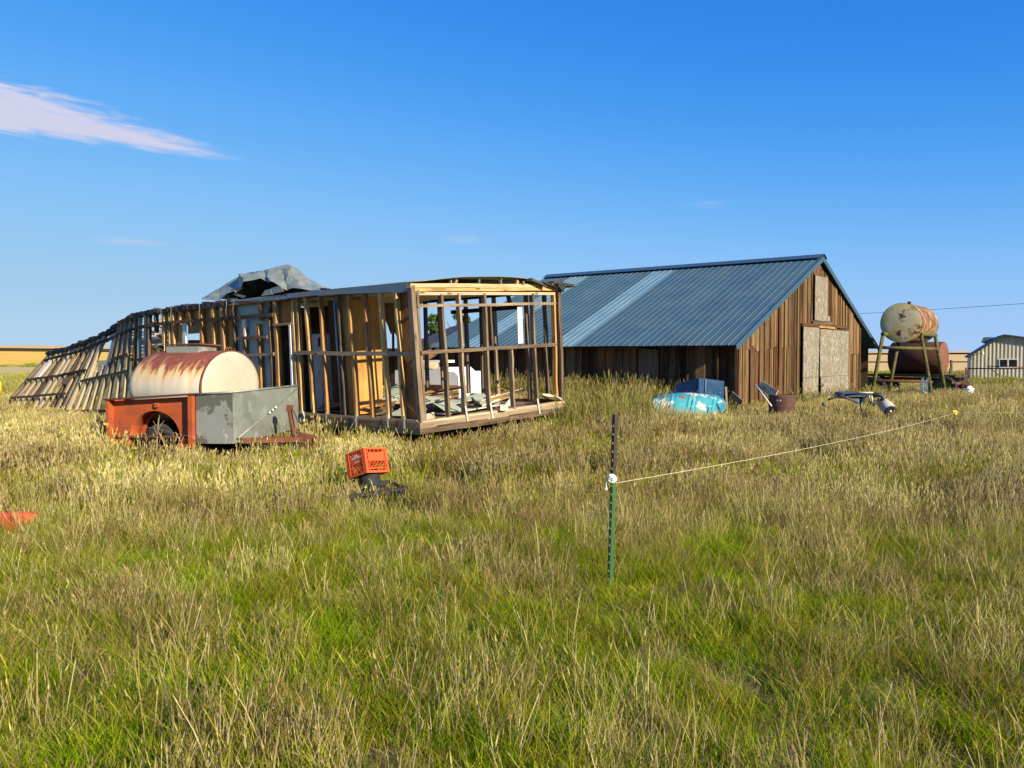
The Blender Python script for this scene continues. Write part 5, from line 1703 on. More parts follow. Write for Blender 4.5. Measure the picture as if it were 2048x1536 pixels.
o = mob('stump', *lathe_geo([(0.13, -.1), (.12, .08), (.13, .2), (.10, .33), (.11, .40), (.07, .44), (0, .40)], 22), M_['stump_dark'], None, Matrix.Translation(Vector((sp_.x, sp_.y, sz))) @ Matrix.Rotation(.3, 4, 'Y'), False)
for vtx in o.data.vertices: vtx.co += Vector((mnoise.noise(vtx.co * 14), mnoise.noise(vtx.co * 14 + Vector((5, 0, 0))), mnoise.noise(vtx.co * 12) * 1.4)) * .07
tag(o, 'dark rotten stump beside the yellow insulator', 'stump')
# wire on the left in front of the orange trailer
lw = [at(160, 845, 12.0), at(224, 849, 12.0), at(305, 856, 12.05), at(385, 874, 12.1), at(470, 884, 12.3), at(640, 905, 12.3)]
o = tube('fence_wire', lw, .0019, M_['wire_grey'], None, 5)
tag(o, 'thin grey wire sagging in front of the orange trailer side', 'wire')
q = at(312, 912, 11.95); zg = gz(q.x, q.y)
weed = thing('dead_weed', 'tall pale dead weed stalk in front of the orange trailer wheel', 'weed', (q.x, q.y, zg))
g = [tube_geo([Vector((0, 0, 0)), Vector((.01, 0, .35)), Vector((.03, 0, .62)), Vector((.06, 0, .85))], [.008, .007, .005, .002], 5)]
for (z0, dx, dz_) in ((.35, .1, .3), (.42, -.05, .28), (.52, .09, .25), (.55, -.04, .22), (.3, .09, .12), (.62, .05, .2)):
    g.append(tube_geo([Vector((.02, 0, z0)), Vector((.02 + dx * .5, rng.uniform(-.04, .04), z0 + dz_ * .6)), Vector((.02 + dx, rng.uniform(-.06, .06), z0 + dz_))], [.004, .003, .0015], 4))
mob('stalk', *join(*g), M_['carpet_tan'], weed, Matrix.Translation(Vector((q.x, q.y, zg))), True)

# ------------------------------------------------------------------ orange plastic sheet at the left edge
Pg = []
for i in range(13):
    row = []
    for j in range(7):
        u = 76 - 25 * i; v = 1019 + (0 if i > 3 else (3 - i) * 4.0)
        p = at(u, v, 7.9)
        p.z += -.17 * (1 - j / 6.0) ** 1.6 + .02 * math.sin(i * 1.3)
        p.y += -.32 * (1 - j / 6.0) + .05 * math.cos(i * .8)
        row.append(p)
    Pg.append(row)
o = grid_sheet('plastic_sled', Pg, M_['sled_red'], None, .006)
tag(o, 'red orange plastic sled lying in the grass at the left edge', 'sled')
yb = at(-8, 772, 26); o = mob('yellow_float', *lathe_geo([(0, -.3), (.13, -.28), (.15, -.1), (.15, .08), (.13, .16), (0, .18)], 16), M_['insulator'], None, Matrix.Translation(yb), True)
tag(o, 'small yellow orange float at the left edge beyond the collapsed wall', 'float')

# ------------------------------------------------------------------ turquoise hood and blue panel by the barn
HY = 20.9
Pg = []
NI, NJ = 96, 14
for i in range(NI + 1):
    s = i / NI
    row = []
    for j in range(NJ + 1):
        k = j / NJ
        u = 1305 + 147 * s
        vt = lerp_tab([(0, 797), (.12, 788), (.35, 784.5), (.62, 785.5), (.85, 789), (.97, 797), (1, 806)], s)
        vb_ = lerp_tab([(0, 815), (.1, 838), (.9, 832), (1, 818)], s)
        cur = math.sin(math.pi * min(1, k * 1.0) * .5)
        vv_ = vb_ + (vt - vb_) * (k ** .75 if k < .9 else 1 - (1 - .9 ** .75) * ((1 - k) / .1) ** 1.6)
        Y = HY + .45 * k + .35 * max(0, (k - .72) / .28) ** 2 - .10 * math.sin(math.pi * s) + .25 * s
        # pressed creases
        for c0 in (.22, .46, .52, .80):
            Y -= .045 * math.exp(-((s - c0 - .06 * k) / .010) ** 2) - .02 * math.exp(-((s - c0 - .03 - .06 * k) / .012) ** 2)
        row.append(at(u, vv_, Y))
    Pg.append(row)
o = grid_sheet('car_hood', Pg, M_['teal_paint'], None, .008)
tag(o, 'turquoise car hood with peeling paint lying against the barn wall', 'car hood')
blue = thing('blue_panel', 'folded dark blue metal panel standing behind the turquoise hood', 'panel', at(1398, 800, 22.3))
p = lambda u, v, Y: at(u, v, Y)
poly_plate('left_half', [p(1344, 800, 22.6), p(1397.5, 800, 22.1), p(1397.5, 756.5, 22.1), p(1390, 757.5, 22.2), p(1357, 766.5, 22.5), p(1346, 781, 22.6)], (0, 1, 0), .01, M_['blue_paint'], blue)
rh = poly_plate('right_half', [p(1398, 800, 22.1), p(1447, 800, 22.45), p(1449, 762, 22.45), p(1398, 756, 22.1)], (0, 1, 0), .01, M_['blue_paint'], blue)
tube('crease', [p(1410.5, 800, 22.16), p(1411.5, 758, 22.16)], .012, M_['roof_light'], rh, 6)
o = beam('grey_plank', p(1454, 835, 21.6), p(1451, 775, 21.9), .05, .12, M_['wood_grey'], None, side=(1, 0, 0))
tag(o, 'narrow grey plank standing at the right end of the blue panel', 'plank')
o = beam('grey_plank', p(1484, 806, 21.2), p(1462, 787, 21.5), .14, .03, M_['wood_grey'], None, side=(0, 0, 1))
tag(o, 'short grey plank leaning at the barn corner', 'plank')

# rusty barrel with planks leaning on it
bp = at(1563, 850, 19.8); bz = gz(bp.x, bp.y)
barrel = thing('barrel', 'rusty brown steel barrel standing in grass before the barn gable', 'barrel', (bp.x, bp.y, bz))
hb = at(1563, 789, 19.8).z - bz
prof = [(.0, -.05), (.30, -.05)]
for k in range(25):
    z = -.05 + (hb + .05) * k / 24
    r = .30 + (.012 if k in (8, 16) else 0) + (.008 if k in (1, 23) else 0)
    prof.append((r, z))
prof += [(.29, hb), (.285, hb - .03), (.0, hb - .03)]
mob('drum', *lathe_geo(prof, 32), M_['barrel_rust'], barrel, Matrix.Translation(Vector((bp.x, bp.y, bz))), True)
for a in (-2.25, -2.0):
    mob('hole', *lathe_geo([(0, .006), (.02, .004), (.02, -.01)], 10), M_['cream_paint'], barrel, axis_frame(Vector((bp.x + math.cos(a) * .30, bp.y + math.sin(a) * .30, bz + hb - .13)), (math.cos(a), math.sin(a), 0)))
o = beam('plank', at(1553, 788, 19.9), at(1521, 770, 20.4), .20, .03, M_['wood_silver'], None, side=(0.3, 0, 1))
tag(o, 'grey weathered plank propped on the rusty barrel', 'plank')
o = tube('white_stick', [at(1543, 812, 19.2), at(1511, 769, 20.2)], .016, M_['white_paint'], None, 6)
tag(o, 'thin white stick leaning left of the rusty barrel', 'stick')
o = beam('red_scrap', at(1462, 842, 18.6), at(1492, 846, 18.4), .10, .05, M_['sled_red'], None, side=UP, jit=.01)
tag(o, 'faded red scrap low in the grass below the barn corner', 'scrap')
o = beam('tan_plank', at(1498, 839, 18.6), at(1522, 838, 18.5), .12, .04, M_['tan_panel'], None, side=UP)
tag(o, 'orange tan plank lying in the grass before the barn corner', 'plank')

# ------------------------------------------------------------------ black car wreck in front of the barn doors
WY = 19.6
wr = thing('car_wreck', 'wrecked black car front end with a white headlight fender in the grass', 'car wreck', at(1720, 845, WY))
A = lambda u, v, dy=0.0: at(u, v, WY + dy)
Pg = [[A(1671 + 15 * i, 785.5 - (3.0 if 0 < i < 6 else 0) + .6 * i, .45) , A(1670 + 15 * i, 784.5 + i * .3, .30), A(1669 + 14.5 * i, 789 + i * .5, .05), A(1669 + 14 * i, 795 + i * .3 - (3 if i > 1 else 0), 0.0)] for i in range(7)]
grid_sheet('hood', Pg, M_['car_slate'], wr, .02)
poly_plate('side_plate', [A(1684, 796, .1), A(1733, 792, .1), A(1726, 806, .0), A(1722, 812, -.05), A(1708, 804, 0)], (0, 1, 0), .02, M_['car_slate'], wr)
Pg = [[A(1669, 786, .2), A(1669, 795, .1)], [A(1678, 785, .05), A(1678, 796, -.05)], [A(1687, 787, .0), A(1686, 797, -.1)]]
grid_sheet('corner_panel', Pg, M_['car_black'], wr, .02)
tube('bar', [A(1655, 800, 0), A(1669, 795, -.05), A(1686, 793, -.08), A(1700, 799, -.08), A(1716, 806, -.06)], .022, M_['car_black'], wr, 6)
tube('bar', [A(1690, 789.5, -.03), A(1716, 787, -.03), A(1742, 786.5, -.03)], .022, M_['car_black'], wr, 6)
tube('trim', [A(1716, 785.2, -.05), A(1746, 785.4, -.05)], .02, M_['cream_paint'], wr, 6)
tube('bar', [A(1746, 789, .0), A(1760, 790, .0), A(1766, 794, -.02), A(1765, 801, -.05)], .05, M_['car_black'], wr, 8)
tube('bar', [A(1738, 790, -.05), A(1742, 806, -.05), A(1746, 812, -.05), A(1750, 800, -.05)], .025, M_['car_black'], wr, 6)
tube('strut', [A(1738, 791, -.1), A(1740, 799, -.1)], .022, M_['cream_paint'], wr, 6)
tube('strut', [A(1743, 791, -.12), A(1744.5, 805, -.12)], .022, M_['cream_paint'], wr, 6)
tube('bar', [A(1728, 793, 0), A(1721, 812, -.05), A(1727, 832, -.1)], .02, M_['car_black'], wr, 6)
tube('bar', [A(1713, 812, -.1), A(1708, 836, -.15)], .015, M_['rust_dark'], wr, 6)
mob('fog_lamp', *lathe_geo([(0, .03), (.05, .02), (.055, 0), (.04, -.03)], 14), M_['car_slate'], wr, axis_frame(A(1648, 808, 0), (-.2, -1, .1)), True)
# fender: a half cone ending in the headlight
h0 = A(1765, 806, .1); h1 = A(1781, 823, -.25)
Mx, L = frame(h0, h1, (0, 0, 1))
fend = mob('fender', *lathe_geo([(.10, -.1), (.13, .0), (.165, L * .5), (.155, L * .95), (.14, L * 1.02)], 20, R(-115), R(115)), M_['cream_paint'], wr, Mx, True)
mob('headlight', *lathe_geo([(.0, L * .98), (.05, L * .985), (.11, L * 1.0), (.15, L * 1.03), (.155, L * .98), (.12, L * .9), (.0, L * .88)], 20), M_['car_black'], fend, Mx, True)
mob('bulb', *lathe_geo([(.0, L * 1.06), (.025, L * 1.04), (.03, L * .98)], 10), M_['white_glare'], fend, Mx, True)

# white bowl
wb = at(1735, 858, 18.7)
o = mob('white_bowl', *lathe_geo([(.115, .0), (.112, .03), (.095, .07), (.06, .095), (.0, .10), ], 24), M_['cream_paint'], None, Matrix.Translation(Vector((wb.x, wb.y, max(gz(wb.x, wb.y) + .02, wb.z - .02)))) @ Matrix.Rotation(-.5, 4, 'X'), True)
tag(o, 'upturned cream bowl lying in the grass below the car wreck', 'bowl')

KS = 1.27
# ------------------------------------------------------------------ elevated tank on a pipe stand
ncap = at(1802, 645.7, 25.0 * KS); fcap = at(1840, 651, 27.0 * KS)
ax = (fcap - ncap); ax.z = 0; ax.normalize()
ltank = 2.3 * KS; rt_ = .60 * KS
utank = thing('rusty_tank', 'round rusty fuel tank with a pale end up on the mossy pipe stand', 'tank', ncap + ax * 1.1 - UP * .6)
Mu = axis_frame(ncap, ax)
mob('shell', *lathe_geo([(rt_ * .99, 0.0), (rt_, .02), (rt_, ltank * .33), (rt_ + .006, ltank * .335), (rt_, ltank * .345), (rt_, ltank * .66), (rt_ + .006, ltank * .665), (rt_, ltank * .675), (rt_, ltank - .02), (rt_ * .97, ltank), (0, ltank + .04)], 48), M_['tank_rusty'], utank, Mu, True)
cp = mob('end_cap', *lathe_geo([(0, -.03), (rt_ * .6, -.022), (rt_ * .93, -.006), (rt_ * .99, .006)], 48), M_['cap_grime'], utank, Mu, True)
tube('cap_seam', [ncap + UP * -.25 - ax * .03, ncap - UP * .5 - ax * .025], .008, M_['rust_dark'], cp, 5)
fp = ncap + ax * 1.3 + UP * rt_
mob('filler', *lathe_geo([(.05, -.03), (.05, .06), (.07, .06), (.07, .12), (0, .12)], 12), M_['rust_dark'], utank, Matrix.Translation(fp), True)

stand = thing('tank_stand', 'mossy yellow green steel pipe stand carrying the upper tank', 'stand', at(1805, 810, 25.5 * KS))
LP = M_['lichen_pipe']
lf = at(1766.5, 668, 24.9 * KS); rf = at(1842, 668, 24.9 * KS)
gl = at(1739, 790, 24.8 * KS); gl.z = gz(gl.x, gl.y) - .1
gr_ = at(1868, 805, 24.8 * KS); gr_.z = gz(gr_.x, gr_.y) - .1
back = ax * 2.0 * KS
tube('leg', [gl, lf], .055 * KS, LP, stand, 12); tube('leg', [gr_, rf], .055 * KS, LP, stand, 12)
for bse, top in ((gl, lf), (gr_, rf)):
    b2 = bse + back; b2.z = gz(b2.x, b2.y) - .1
    tube('leg', [b2, top + back], .055 * KS, LP, stand, 12)
    # top rail; a black disc paints the shaded bore on its closed near end
    tube('top_rail', [top - ax * .08, top + back + ax * .1], .062 * KS, LP, stand, 14)
    mob('pipe_mouth', *lathe_geo([(0, 0), (.05 * KS, 0)], 14), M_['rubber'], stand, axis_frame(top - ax * .0825, ax))
cb0 = gl.lerp(lf, (at(0, 695, 24.9 * KS).z - gl.z) / (lf.z - gl.z)); cb1 = gr_.lerp(rf, (at(0, 697, 24.9 * KS).z - gr_.z) / (rf.z - gr_.z))
tube('cross_bar', [cb0, cb1], .05 * KS, LP, stand, 12)
tube('cross_bar', [cb0 + back, cb1 + back], .05 * KS, LP, stand, 12)
lb0 = gl.lerp(lf, (at(0, 761, 24.9 * KS).z - gl.z) / (lf.z - gl.z)); lb1 = gr_.lerp(rf, (at(0, 763, 24.9 * KS).z - gr_.z) / (rf.z - gr_.z))
tube('low_bar', [lb0, lb1], .055, M_['rust_dark'], stand, 10)

# low wagon with the red tank
ra = Vector((-0.716, 0.698, 0))
rc_ = at(1836, 716, 28.3 * KS)
wag = thing('wagon', 'low timber wagon with green wheel behind the tank stand', 'wagon', (rc_.x, rc_.y, gz(rc_.x, rc_.y)))
dk = at(1836, 748, 28.3 * KS).z
rb_ = Vector((ra.y, -ra.x, 0)); rb_ = rb_ if rb_.y > 0 else -rb_
for k in range(5):
    off = rb_ * (-.5 + .25 * k) * KS
    beam('deck_plank', Vector((rc_.x, rc_.y, dk - .06)) - ra * 1.35 * KS + off, Vector((rc_.x, rc_.y, dk - .06)) + ra * 1.5 * KS + off, .235 * KS, .09, M_['wood_dark'] if k else M_['barn_board_red'], wag, side=rb_)
for s in (-.3, .3):
    beam('chassis_rail', Vector((rc_.x, rc_.y, dk - .22)) - ra * 1.4 * KS + rb_ * s, Vector((rc_.x, rc_.y, dk - .22)) + ra * 1.6 * KS + rb_ * s, .14, .07, M_['rust_dark'], wag, side=UP)
for sa in (-1.35, 1.5):
    for sb in (-.9, .9):
        q = Vector((rc_.x, rc_.y, 0)) + ra * sa + rb_ * sb
        wheel(Vector((q.x, q.y, gz(q.x, q.y) + .50)), rb_ * (1 if sb > 0 else -1), .51, .2, wag, 'green_rim', .68)
    a0 = Vector((rc_.x, rc_.y, 0)) + ra * sa
    zz = gz(a0.x, a0.y) + .50
    tube('axle', [Vector((a0.x, a0.y, zz)) - rb_ * .72, Vector((a0.x, a0.y, zz)) + rb_ * .72], .04, M_['rust_dark'], wag, 8)
    beam('bolster', Vector((a0.x, a0.y, zz)), Vector((a0.x, a0.y, dk - .1)), .3, .12, M_['wood_dark'], wag, side=rb_)
o = thing('red_tank', 'rust red round tank lying on the wagon below', 'tank', (rc_.x, rc_.y, dk))
Mr = axis_frame(rc_ - ra * .82 * KS, ra)
mob('shell', *lathe_geo([(r_ * KS, z_ * KS) for r_, z_ in ((.53, .0), (.55, .02), (.55, .8), (.55, 1.62), (.53, 1.64), (0, 1.66))], 40), M_['rust_red'], o, Mr, True)
mob('end_cap', *lathe_geo([(0, -.015), (.5 * KS, -.01), (.53 * KS, .01)], 40), M_['red_cap'], o, Mr, True)
mob('bung', *lathe_geo([(.04, 0), (.04, .05), (0, .05)], 10), M_['rust_dark'], o, Matrix.Translation(rc_ - ra * .3 + UP * .54 * KS))

# blue tube frame, sacks and junk behind the stand
bf = at(1850, 790, 31.5); bg_ = gz(bf.x, bf.y)
blue_f = thing('folding_frame', 'light blue tubular folding frame under the wagon beam', 'frame', (bf.x, bf.y, bg_))
for du in (-5.5, 4.5):
    pA = at(1850 + du - 1.5, 795, 31.5); pB = at(1850 + du - 1.2, 757, 31.5); pC = at(1850 + du + 1.5, 755.5, 31.5); pD = at(1850 + du + 3, 790, 31.6)
    tube('hoop', [Vector((pA.x, pA.y, bg_)), pB, pC, Vector((pD.x, pD.y, bg_ + .1))], .016, M_['blue_tube'], blue_f, 6)
tube('brace', [at(1846, 782, 31.4), at(1856, 789, 31.4)], .02, M_['white_paint'], blue_f, 6)


def blob(name, p, r, mat, label, cat, squash=(1, 1, 1), seed=0, amp=.35):
    bm = bmesh.new(); bmesh.ops.create_icosphere(bm, subdivisions=3, radius=1.0)
    for vtx in bm.verts:
        n = mnoise.noise(vtx.co * 1.7 + Vector((seed, 0, 0))) + .5 * mnoise.noise(vtx.co * 4.1 + Vector((seed, 3, 0)))
        vtx.co *= (1 + amp * n)
        vtx.co = Vector((vtx.co.x * squash[0], vtx.co.y * squash[1], vtx.co.z * squash[2])) * r
    me = bpy.data.meshes.new(name); bm.to_mesh(me); bm.free(); me.materials.append(M_[mat])
    ob = bpy.data.objects.new(name, me)
    return tag(link(ob, None, Matrix.Translation(p)), label, cat)


blob('white_sack', at(1937, 782, 31), .20, 'white_glare', 'crumpled white plastic sack in the grass right of the wagon wheel', 'sack', (1, .8, .85), 3, .5)
blob('rusty_lump', at(1930, 772, 34), .19, 'rust_dark', 'rusty scrap lump behind the white sack', 'scrap', (1.1, .8, .7), 8, .5)
for k, (u0, v0, u1, v1) in enumerate(((1903, 765, 1922, 768), (1905, 770, 1935, 760), (1908, 763, 1918, 775), (1901, 772, 1925, 774))):
    o = beam('scrap_timber', at(u0, v0, 34 + .2 * k), at(u1, v1, 34.3 + .2 * k), .10, .06, M_['wood_dark'], None, side=UP, jit=.01)
    tag(o, ('lower short dark timber lying flat in the heap right of the wagon', 'long dark timber sloping up to the right in the heap by the wagon', 'short steep dark timber in the heap right of the wagon', 'bottom dark timber of the heap right of the wagon')[k], 'timber', 'scrap timber heap right of the wagon')
o = beam('red_scrap', at(1866, 796, 30.9), at(1876, 802, 30.8), .16, .06, M_['rust_red'], None, side=UP, jit=.02)
tag(o, 'rust red scrap at the foot of the right stand leg', 'scrap')
blob('dark_brush', at(1815, 785, 34), .3, 'stump_dark', 'dark clod of soil and brush under the wagon', 'clod', (2.0, .6, .4), 5, .5)
# pale stones in the near grass
for k, (u, v) in enumerate(((1580, 1353), (1858, 1435), (1983, 1418), (1143, 1457))):
    d = ray(u, v); kk = (0.03 - CAMZ) / d.z; p = CAM + d * kk; p.z = gz(p.x, p.y) + .015
    o = blob('pebble', p, rng.uniform(.009, .017), 'pebble', ('pale pebble in the grass right of the T post foot', 'lowest pale pebble near the right edge of the grass', 'pale pebble beside the right edge of the grass', 'pale pebble low in the grass left of the T post')[k], 'pebble', (1.3, 1, .7), k, .3)
    o['group'] = 'pale pebbles in the worn grass'

# ------------------------------------------------------------------ grass: tufts of real blades, scattered
def tuft(seed, n, rad, h, wid, lean, curve, cols, heads=0.0, headlen=.07, headw=.006, tipcol=None, segs=3):
    """n blades as strips; cols = list of (rgb, weight); heads = share of blades that carry a seed head"""
    r = np.random.default_rng(seed)
    pc = np.array([c[1] for c in cols], float); pc /= pc.sum()
    a = r.uniform(0, 2 * math.pi, n); q = rad * np.sqrt(r.random(n))
    b = np.stack([np.cos(a) * q, np.sin(a) * q, np.full(n, -.02)], 1)
    hh_ = r.uniform(h[0], h[1], n)
    la = r.uniform(0, 2 * math.pi, n); ln = np.abs(r.normal(0, lean, n))
    d = np.stack([np.cos(la), np.sin(la), np.zeros(n)], 1)
    cv = r.uniform(.3, 1, n) * curve
    fa = r.uniform(0, math.pi, n)
    wv = np.stack([np.cos(fa), np.sin(fa), np.zeros(n)], 1)
    col = np.array([c[0] for c in cols])[r.choice(len(cols), n, p=pc)] * r.uniform(.8, 1.2, (n, 1))
    tc2 = col.copy()
    if tipcol is not None:
        m_ = r.random(n) < .7
        tc2[m_] = np.array(tipcol) * r.uniform(.85, 1.15, (m_.sum(), 1))
    w0 = wid * r.uniform(.7, 1.3, n)
    hd = r.random(n) < heads
    V = np.zeros((n, segs + 1, 2, 3)); C = np.zeros((n, segs + 1, 2, 3))
    pts = []
    for s in range(segs + 1):
        k = s / segs
        p = b + np.array([0, 0, 1.0]) * (hh_ * k * (1 - .25 * cv * k))[:, None] + d * (hh_ * (ln * k + cv * k * k * .8))[:, None]
        pts.append(p)
        ww = np.where(hd, w0 * (1 - .15 * k), w0 * max(1 - k, .06) ** .7)
        V[:, s, 0] = p - wv * ww[:, None]; V[:, s, 1] = p + wv * ww[:, None]
        C[:, s, :] = (col + (tc2 - col) * k)[:, None, :]
    st_ = (segs + 1) * 2
    base_i = np.arange(n)[:, None] * st_
    F_ = np.concatenate([np.stack([base_i[:, 0] + 2 * s, base_i[:, 0] + 2 * s + 1, base_i[:, 0] + 2 * s + 3, base_i[:, 0] + 2 * s + 2], 1) for s in range(segs)])
    V = V.reshape(-1, 3); C = C.reshape(-1, 3)
    m = int(hd.sum())
    if m:
        t_ = (pts[-1] - pts[-2])[hd]; t_ /= np.linalg.norm(t_, axis=1, keepdims=True)
        hc = (tc2 if tipcol is not None else col)[hd] * r.uniform(.9, 1.25, (m, 1))
        bs_ = pts[-1][hd] - t_ * .01; L = (headlen * r.uniform(.7, 1.3, m))[:, None]
        for ang in (0.0, math.pi / 2):
            sv = np.stack([np.cos(fa[hd] + ang), np.sin(fa[hd] + ang), np.zeros(m)], 1)
            hv = np.stack([bs_, bs_ + t_ * L * .3 + sv * headw, bs_ + t_ * L, bs_ + t_ * L * .3 - sv * headw], 1).reshape(-1, 3)
            k1 = len(V)
            V = np.concatenate([V, hv]); C = np.concatenate([C, np.repeat(hc, 4, 0)])
            F_ = np.concatenate([F_, k1 + np.arange(m * 4).reshape(-1, 4)])
    return V, F_, C


GREEN = [((.165, .29, .003), 3), ((.245, .35, .006), 3), ((.085, .195, .004), 1.6), ((.36, .39, .015), 2), ((.42, .36, .06), .4)]
OLIVE = [((.32, .335, .018), 3), ((.24, .285, .010), 2.8), ((.40, .36, .05), 1.8), ((.48, .40, .10), .8)]
TAN = [((.51, .415, .18), 3), ((.41, .325, .135), 2), ((.62, .53, .26), 1.5), ((.33, .32, .03), 1.8)]
BROWN = [((.34, .235, .105), 3), ((.25, .165, .07), 2.2), ((.47, .355, .16), 1.8), ((.29, .27, .03), 1.2)]
WHEAT = [((.61, .51, .25), 3), ((.50, .405, .18), 2), ((.42, .37, .09), 1.4)]
TGREEN = [((.13, .22, .012), 3), ((.19, .255, .02), 2), ((.25, .25, .03), 1)]
KINDS = {}
tcol = bpy.data.collections.new('tufts')
TN = []
RECIPE = {
    'green': dict(n=62, rad=.10, h=(.06, .19), wid=.0024, lean=.30, curve=.6, cols=GREEN),
    'short': dict(n=52, rad=.12, h=(.03, .10), wid=.0024, lean=.5, curve=.6, cols=GREEN[:3] + OLIVE),
    'olive': dict(n=50, rad=.11, h=(.08, .23), wid=.0021, lean=.28, curve=.45, cols=OLIVE, heads=.12, headlen=.04, headw=.0025),
    'tan': dict(n=40, rad=.12, h=(.12, .32), wid=.0016, lean=.18, curve=.22, cols=TAN, heads=.5, headlen=.05, headw=.0026),
    'stalk': dict(n=8, rad=.11, h=(.20, .42), wid=.0019, lean=.14, curve=.10, cols=TAN[:3], heads=.9, headlen=.065, headw=.0032),
    'brown': dict(n=60, rad=.14, h=(.09, .28), wid=.0014, lean=.32, curve=.32, cols=BROWN, heads=.4, headlen=.04, headw=.0022),
    'thatch': dict(n=60, rad=.16, h=(.03, .10), wid=.0020, lean=1.5, curve=.5, cols=BROWN + TAN[:2]),
    'weed': dict(n=16, rad=.08, h=(.05, .14), wid=.0065, lean=.8, curve=.7, cols=GREEN[:3]),
    'lying': dict(n=4, rad=.22, h=(.05, .13), wid=.0016, lean=3.0, curve=.5, cols=TAN[:3], heads=.5, headlen=.06, headw=.003),
    'mgreen': dict(n=58, rad=.22, h=(.10, .27), wid=.0040, lean=.24, curve=.4, cols=GREEN[:4] + OLIVE, segs=2),
    'mtan': dict(n=56, rad=.24, h=(.15, .38), wid=.0029, lean=.17, curve=.18, cols=TAN + OLIVE[:2], heads=.45, headlen=.07, headw=.007, segs=2),
    'mwheat': dict(n=56, rad=.24, h=(.22, .47), wid=.0029, lean=.15, curve=.18, cols=WHEAT, heads=.6, headlen=.08, headw=.008, segs=2),
    'mbrown': dict(n=56, rad=.24, h=(.14, .35), wid=.0028, lean=.24, curve=.22, cols=BROWN, heads=.4, headlen=.06, headw=.006, segs=2),
    'tall': dict(n=64, rad=.24, h=(.35, .85), wid=.0042, lean=.14, curve=.22, cols=TGREEN, tipcol=(.42, .34, .13), heads=.35, headlen=.10, headw=.009, segs=3),
    'far': dict(n=46, rad=.6, h=(.24, .52), wid=.011, lean=.16, curve=.15, cols=TAN + OLIVE, heads=.3, headlen=.12, headw=.02, segs=2),
    'fargreen': dict(n=46, rad=.6, h=(.2, .46), wid=.012, lean=.2, curve=.2, cols=OLIVE[:2] + GREEN[:3], segs=2),
}


def add_patch(key, variants, radius, m, mix):
    """a patch is one mesh made of m small tufts of mixed kinds, thinning towards its rim"""
    names = list(mix); pr = np.array([mix[q] for q in names], float); pr /= pr.sum()
    for q in range(variants):
        sd = 100 + len(TN)
        r = np.random.default_rng(sd)
        V, Fc, C = [], [], []
        o_ = 0
        for i in range(m):
            kd = names[r.choice(len(names), p=pr)]
            rc2 = dict(RECIPE[kd]); k = r.uniform(.7, 1.2)
            rc2['h'] = (rc2['h'][0] * k, rc2['h'][1] * k)
            v, f, c = tuft(int(r.integers(1 << 30)), **rc2)
            a = r.uniform(0, 2 * math.pi); rr2 = radius * math.sqrt(r.random()) if m > 1 else 0
            off = np.array([math.cos(a) * rr2, math.sin(a) * rr2, 0])
            tint = r.uniform(.85, 1.15)
            V.append(v + off); Fc.append(f + o_); C.append(c * tint)
            o_ += len(v)
        V = np.concatenate(V); Fc = np.concatenate(Fc); C = np.concatenate(C)
        nm = 'tuft_%02d' % len(TN)
        me = bpy.data.meshes.new(nm)
        me.from_pydata(V.tolist(), [], Fc.tolist())
        set_col(me, C)
        me.materials.append(M_['grass_blade'])
        ob = bpy.data.objects.new(nm, me)
        tcol.objects.link(ob)
        KINDS.setdefault(key, []).append(len(TN))
        TN.append(ob)


add_patch('Pgreen', 4, .34, 28, dict(green=5, short=3.5, olive=2, stalk=.35, tan=.2, thatch=.8, weed=.7, lying=.6))
add_patch('Pmix', 4, .34, 28, dict(green=3.6, olive=2.8, tan=1.1, brown=1.2, short=2, stalk=.5, thatch=.8, weed=.5, lying=.8))
add_patch('Pbrown', 4, .34, 26, dict(brown=5, tan=1.6, olive=1.4, thatch=1.2, green=1.2, lying=.8))
add_patch('Ptan', 4, .34, 26, dict(tan=4.5, stalk=1.6, olive=2.2, brown=1, green=1.2, lying=.8))
add_patch('Pbare', 4, .36, 34, dict(thatch=5, short=5, green=1.6, olive=.8, brown=.5, weed=.5, lying=.6))
add_patch('Mgreen', 3, .60, 20, dict(mgreen=5, mtan=1.5, mbrown=.6))
add_patch('Mtan', 3, .60, 20, dict(mtan=5, mgreen=2.4, mwheat=1, mbrown=.8))
add_patch('Mwheat', 3, .60, 20, dict(mwheat=6, mtan=1.5, mgreen=.6))
add_patch('Mbrown', 3, .60, 20, dict(mbrown=4.5, mtan=1.5, mgreen=1.8))
add_patch('Ftan', 3, 2.2, 20, dict(far=5, fargreen=1))
add_patch('Fgreen', 2, 2.2, 20, dict(far=1.5, fargreen=4))
for q in ('green', 'olive', 'tan', 'brown', 'mgreen', 'mtan', 'mwheat', 'mbrown', 'stalk'): add_patch(q, 2, 0, 1, {q: 1})
add_patch('tall', 3, 0, 1, dict(tall=1))

_perm = nrng.random((256, 256))


def vnoise(x, y):
    xi = np.floor(x).astype(int); yi = np.floor(y).astype(int)
    fx = x - xi; fy = y - yi
    fx = fx * fx * (3 - 2 * fx); fy = fy * fy * (3 - 2 * fy)
    g = lambda a, b: _perm[a % 256, b % 256]
    return (g(xi, yi) * (1 - fx) + g(xi + 1, yi) * fx) * (1 - fy) + (g(xi, yi + 1) * (1 - fx) + g(xi + 1, yi + 1) * fx) * fy


def fbm(x, y, s, o=0.0):
    return (vnoise(x * s + o, y * s + o * 1.7) + .5 * vnoise(x * s * 2.1 + o, y * s * 2.1 + 9) + .25 * vnoise(x * s * 4.3, y * s * 4.3 + o)) / 1.75


PX, PYY, PK, PS, PH = [], [], [], [], []


